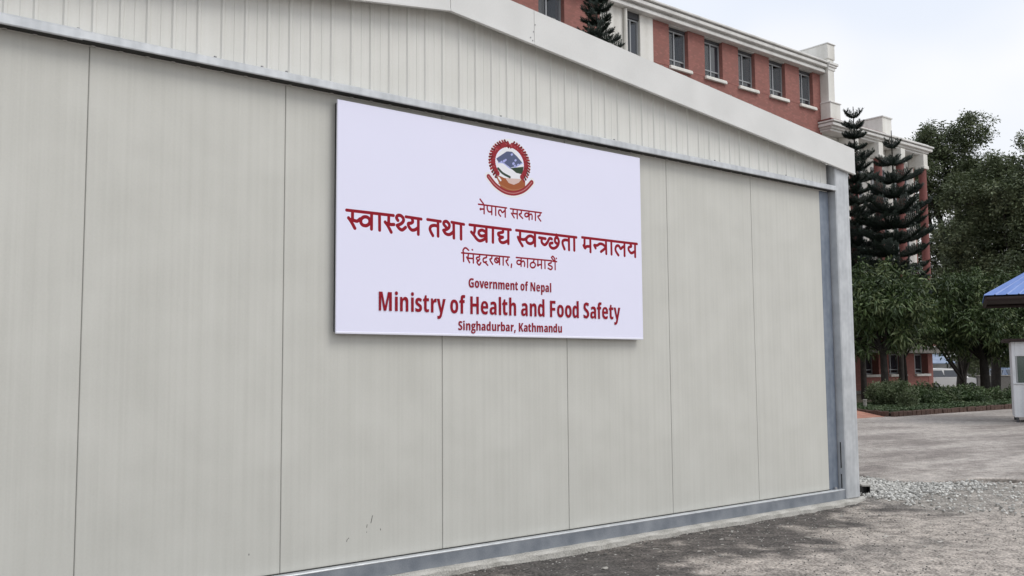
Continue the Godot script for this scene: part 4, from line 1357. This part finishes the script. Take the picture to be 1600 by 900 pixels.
# ------------------------------------------------------------------ booth, canopy, cars, far things
func build_booth() -> void:
	var b := thing("guard_booth", "small white guard booth with grey window standing under blue canopy", "booth", Vector3(22.06, 0.045, -4.5), -1.13)
	var w := 1.5
	bx("lower_panel", Vector3(0, 0.12, -1.3), Vector3(w, 0.90, 0), M.booth_white, b, 0.012)
	bx("left_jamb", Vector3(0, 0.902, -0.06), Vector3(0.07, 1.9, 0), M.booth_white, b, 0.006)
	bx("right_jamb", Vector3(w - 0.07, 0.902, -0.06), Vector3(w, 1.9, 0), M.booth_white, b, 0.006)
	bx("head_panel", Vector3(0.071, 1.56, -0.06), Vector3(w - 0.071, 1.9, 0), M.booth_white, b, 0.006)
	bx("side_panel", Vector3(0, 0.902, -1.3), Vector3(0.04, 1.9, -0.061), M.booth_white, b, 0.006)
	bx("side_panel", Vector3(w - 0.04, 0.902, -1.3), Vector3(w, 1.9, -0.061), M.booth_white, b, 0.006)
	bx("rear_panel", Vector3(0.041, 0.902, -1.3), Vector3(w - 0.041, 1.9, -1.26), M.booth_white, b, 0.0)
	bx("ledge", Vector3(0.0, 0.9005, -0.02), Vector3(w, 0.93, 0.03), M.booth_white, b, 0.006)
	bx("roof", Vector3(-0.17, 1.901, -1.4), Vector3(w + 0.17, 1.97, 0.14), M.dark_wood, b, 0.01)
	for x in [0.072, 0.42, 0.80, 1.16]:
		var f := bx("window", Vector3(x, 0.935, -0.05), Vector3(x + 0.035, 1.558, -0.012), M.alu, b, 0.003)
		if x < 1.1:
			bx("pane", Vector3(x + 0.036, 0.935, -0.035), Vector3(x + 0.345 if x < 0.5 else x + 0.36, 1.558, -0.03), M.glass_booth, f, 0.0)
	for x in [0.03, w - 0.09]:
		for z in [-1.25, -0.07]:
			bx("leg", Vector3(x, -0.03, z), Vector3(x + 0.06, 0.12, z + 0.06), M.old_metal, b, 0.004)
	# canopy: hipped blue sheets on a dark frame
	var c := thing("blue_canopy", "blue sheet metal hipped canopy over the guard booth", "canopy", Vector3(20.86, 0.0, -4.53), -1.13)
	var e := 3.4
	var a := Vector3(e / 2, 4.05, -e / 2)
	var q: Array[Vector3] = [Vector3(0, 3.0, 0), Vector3(e, 3.0, 0), Vector3(e, 3.0, -e), Vector3(0, 3.0, -e)]
	var mid := Vector3(e / 2, 3.2, -e / 2)
	for k in 4:
		var st := new_st()
		var p0: Vector3 = q[k]
		var p1: Vector3 = q[(k + 1) % 4]
		var n := 14
		for i in n:
			var t0 := float(i) / n
			var t1 := float(i + 1) / n
			var b0 := p0.lerp(p1, t0)
			var b1 := p0.lerp(p1, t1)
			var s0 := a.lerp(b0, 0.02)
			var s1 := a.lerp(b1, 0.02)
			var m0 := p0.lerp(p1, lerpf(t0, t1, 0.82))
			var m1 := a.lerp(m0, 0.02)
			var rr := Vector3(0, 0.022, 0)
			quad(st, b0, m0, m1, s0, mid)
			quad(st, m0, m0.lerp(b1, 0.5) + rr, m1.lerp(s1, 0.5) + rr, m1, mid)
			quad(st, m0.lerp(b1, 0.5) + rr, b1, s1, m1.lerp(s1, 0.5) + rr, mid)
		obj("roof_slope", st, M.blue_sheet, c)
	for k in 4:
		var st := new_st()
		var p0: Vector3 = q[k].lerp(mid, 0.03)
		var p1: Vector3 = q[(k + 1) % 4].lerp(mid, 0.03)
		p0.y = 2.93; p1.y = 2.93
		tube(st, PackedVector3Array([p0, p1]), PackedFloat32Array([0.055, 0.055]), 4)
		obj("edge_beam", st, M.dark_wood, c)
	var st2 := new_st()
	quad(st2, q[0] + Vector3(0.05, -0.03, -0.05), q[1] + Vector3(-0.05, -0.03, -0.05), q[2] + Vector3(-0.05, -0.03, 0.05), q[3] + Vector3(0.05, -0.03, 0.05), mid)
	obj("ceiling", st2, M.dark_wood, c)
	for p in [Vector3(3.1, 0, -0.3), Vector3(3.1, 0, -3.1), Vector3(1.2, 0, -3.1)]:
		var st := new_st()
		cyl(st, p, p + Vector3(0, 2.95, 0), 0.045, 10)
		obj("post", st, M.old_metal, c)

# a small estate car: stations along x [x, bottom, belt, roof, half width at belt, half width at roof]
func make_car(called: String, label: String, paint: Material, at: Vector3, turn: float) -> void:
	var c := thing(called, label, "car", at, turn, "parked cars")
	var S := [[-2.1, 0.45, 0.80, 0.82, 0.62, 0.6], [-2.05, 0.30, 0.86, 0.90, 0.78, 0.74], [-1.9, 0.26, 0.92, 1.35, 0.82, 0.62], [-1.7, 0.24, 0.94, 1.52, 0.84, 0.64], [-0.6, 0.22, 0.95, 1.58, 0.85, 0.66], [0.35, 0.22, 0.95, 1.52, 0.85, 0.65], [0.75, 0.22, 0.95, 1.25, 0.85, 0.68], [1.15, 0.22, 0.94, 0.98, 0.84, 0.76], [1.75, 0.24, 0.86, 0.90, 0.80, 0.7], [2.0, 0.28, 0.72, 0.76, 0.7, 0.6], [2.08, 0.4, 0.6, 0.62, 0.6, 0.55]]
	var st := new_st()
	var prev: Array = []
	for s in S:
		var ring := [Vector3(s[0], s[1], -s[4] * 0.9), Vector3(s[0], s[1] + 0.12, -s[4]), Vector3(s[0], s[2], -s[4]), Vector3(s[0], s[3] - 0.04, -s[5]), Vector3(s[0], s[3], -s[5] * 0.8), Vector3(s[0], s[3], s[5] * 0.8), Vector3(s[0], s[3] - 0.04, s[5]), Vector3(s[0], s[2], s[4]), Vector3(s[0], s[1] + 0.12, s[4]), Vector3(s[0], s[1], s[4] * 0.9)]
		if prev.size():
			for k in 10: quad(st, prev[k], ring[k], ring[(k + 1) % 10], prev[(k + 1) % 10], Vector3(s[0], 0.8, 0))
		else:
			for k in range(1, 9): tri(st, ring[0], ring[k], ring[k + 1], Vector3(0, 0.6, 0))
		prev = ring
	for k in range(1, 9): tri(st, prev[0], prev[k], prev[k + 1], Vector3(0, 0.6, 0))
	obj("body", st, paint, c)
	for sd in [-1.0, 1.0]:
		for wdw in [[-1.62, -0.72, 0.99, 1.42], [-0.62, 0.25, 0.99, 1.43]]:
			st = new_st()
			var zb: float = 0.852 * sd
			var zt: float = 0.70 * sd
			quad(st, Vector3(wdw[0], wdw[2], zb), Vector3(wdw[1] + 0.12, wdw[2], zb), Vector3(wdw[1], wdw[3], zt), Vector3(wdw[0] + 0.05, wdw[3], zt), Vector3(0, 0.8, 0))
			obj("side_window", st, M.glass_dark, c)
		for x in [-1.3, 1.3]:
			st = new_st()
			cyl(st, Vector3(x, 0.31, 0.64 * sd), Vector3(x, 0.31, 0.87 * sd), 0.31, 18)
			var wl := obj("wheel", st, M.tyre, c)
			st = new_st()
			cyl(st, Vector3(x, 0.31, 0.84 * sd), Vector3(x, 0.31, 0.882 * sd), 0.19, 14)
			obj("rim", st, M.rim, wl)
		bx("headlight", Vector3(1.9, 0.62, 0.42 * sd - 0.14), Vector3(2.05, 0.76, 0.42 * sd + 0.14), M.lamp_glass, c, 0.03)
	st = new_st()
	quad(st, Vector3(0.47, 1.46, -0.6), Vector3(0.47, 1.46, 0.6), Vector3(1.09, 1.035, 0.68), Vector3(1.09, 1.035, -0.68), Vector3(0, 0.9, 0))
	obj("windscreen", st, M.glass_dark, c)

func build_far() -> void:
	make_car("parked_car", "white parked van half hidden behind the brick wing's corner", M.car_white, Vector3(62.6, -0.33, -26.1), -0.55)
	make_car("parked_car", "bluish parked car under the trees seen past the booth", M.car_blue, Vector3(64.5, -0.33, -22.6), -2.3)
	var s := thing("car_shed", "open car shed with blue-grey sheet roof behind the white van", "shed", Vector3(78.0, -0.34, -38.0), -0.69)
	for x in [-4.0, 0.0, 3.6]:
		var st := new_st()
		cyl(st, Vector3(x, 0, 1.8), Vector3(x, 2.1, 1.8), 0.06, 8)
		obj("post", st, M.old_metal, s)
	var st2 := new_st()
	box(st2, Vector3(-4.6, -0.03, -2.4), Vector3(4.2, 0.03, 2.4), 0.0, Transform3D(Basis(Vector3.RIGHT, 0.28), Vector3(0, 2.6, 0)))
	obj("roof", st2, M.blue_grey, s)
	bx("rear_wall", Vector3(-4.4, 0, -2.3), Vector3(4.0, 2.9, -2.2), M.far_wall, s)
	var w := thing("boundary_wall", "long grey concrete boundary wall behind the parked cars", "wall", Vector3(0, 0, 0))
	for i in 9:
		var a := Vector3(86.0 + i * 3.0, -0.34, -48.0 + i * 6.0)
		var st := new_st()
		box(st, Vector3(-3.4, 0, -0.1), Vector3(3.4, 2.6, 0.1), 0.02, Transform3D(Basis(Vector3.UP, -1.107), a))
		obj("wall_bay", st, M.far_wall, w)
		st = new_st()
		box(st, Vector3(3.1, 0, -0.18), Vector3(3.5, 2.8, 0.18), 0.02, Transform3D(Basis(Vector3.UP, -1.107), a))
		obj("wall_pier", st, M.far_wall, w)
	var lw := thing("low_wall", "low pale grey plastered wall stub between the two parked cars", "wall", Vector3(60.8, -0.34, -22.6), -0.69)
	bx("body", Vector3(-0.6, 0, -0.1), Vector3(1.6, 1.05, 0.1), M.far_wall, lw, 0.02)
	bx("coping", Vector3(-0.65, 1.051, -0.14), Vector3(1.65, 1.11, 0.14), M.concrete, lw, 0.02)

# ------------------------------------------------------------------ sky
func sky_image() -> Image:
	var w := 768
	var h := 384
	var n := FastNoiseLite.new(); n.seed = 21; n.frequency = 1.1; n.fractal_octaves = 5
	var n2 := FastNoiseLite.new(); n2.seed = 22; n2.frequency = 2.6; n2.fractal_octaves = 4
	var im := Image.create(w, h, false, Image.FORMAT_RGBF)
	for y in h:
		var el := (0.5 - (y + 0.5) / h) * PI
		for x in w:
			var az := (x + 0.5) / w * TAU
			var c := Color(0.30, 0.29, 0.27)
			if el > -0.02:
				var d := Vector3(cos(az) * cos(el), sin(el) * 1.0, sin(az) * cos(el))
				var q := d / (0.35 + maxf(d.y, 0.0)) * 0.8
				var v := n.get_noise_3d(q.x, 0.3, q.z) * 0.8 + n2.get_noise_3d(q.x, 5.0, q.z) * 0.3
				var t := smoothstep(0.02, 0.55, el)
				var air := Color(0.97, 0.985, 1.01).lerp(Color(0.76, 0.84, 0.99), t)
				c = air.lerp(Color(1.02, 1.02, 1.025), smoothstep(-0.2, 0.45, v))
				c = c * SKY_GAIN
			im.set_pixel(x, y, c)
	return im

const SKY_GAIN := 1.0

func _ready() -> void:
	var cam := Camera3D.new()
	cam.name = "camera"
	add_child(cam)
	cam.fov = 33.5526
	cam.near = 0.05
	cam.far = 4000.0
	cam.position = Vector3(-1.4888, 1.3863, 5.5088)
	cam.basis = Basis(Vector3(0.77255056, -0.00785758, 0.63490463), Vector3(-0.0478455, 0.99636018, 0.07054925), Vector3(-0.63314804, -0.08488019, 0.76936267)).orthonormalized()
	cam.current = true
	var sky := Sky.new()
	var sm := PanoramaSkyMaterial.new()
	sm.panorama = ImageTexture.create_from_image(sky_image())
	sky.sky_material = sm
	var env := Environment.new()
	env.background_mode = Environment.BG_SKY
	env.sky = sky
	env.tonemap_mode = Environment.TONE_MAPPER_LINEAR
	env.tonemap_exposure = 1.0
	env.sdfgi_enabled = true
	env.ssao_enabled = true
	env.ssil_enabled = true
	var we := WorldEnvironment.new()
	we.name = "world_environment"
	we.environment = env
	add_child(we)
	var sun := DirectionalLight3D.new()
	sun.name = "sun"
	sun.light_energy = 0.5
	sun.light_angular_distance = 30.0
	sun.light_color = Color(1.0, 0.985, 0.96)
	sun.shadow_enabled = true
	add_child(sun)
	sun.look_at_from_position(Vector3.ZERO, Vector3(-0.25, -0.80, -0.55))

	make_materials()
	M.flake = surf(M.concrete.albedo_texture, 3.0, 0.9)
	M.glass = plain(Color(0.22, 0.25, 0.28, 0.4), 0.05)
	M.glass.transparency = BaseMaterial3D.TRANSPARENCY_ALPHA
	M.glass_booth = plain(Color(0.35, 0.42, 0.38, 0.45), 0.05)  # green tint paints the reflection into the booth panes
	M.glass_booth.transparency = BaseMaterial3D.TRANSPARENCY_ALPHA
	build_ground()
	build_shed()
	build_sign()
	build_office()
	build_bed()
	build_plants()
	build_booth()
	build_far()
	build_gravel()
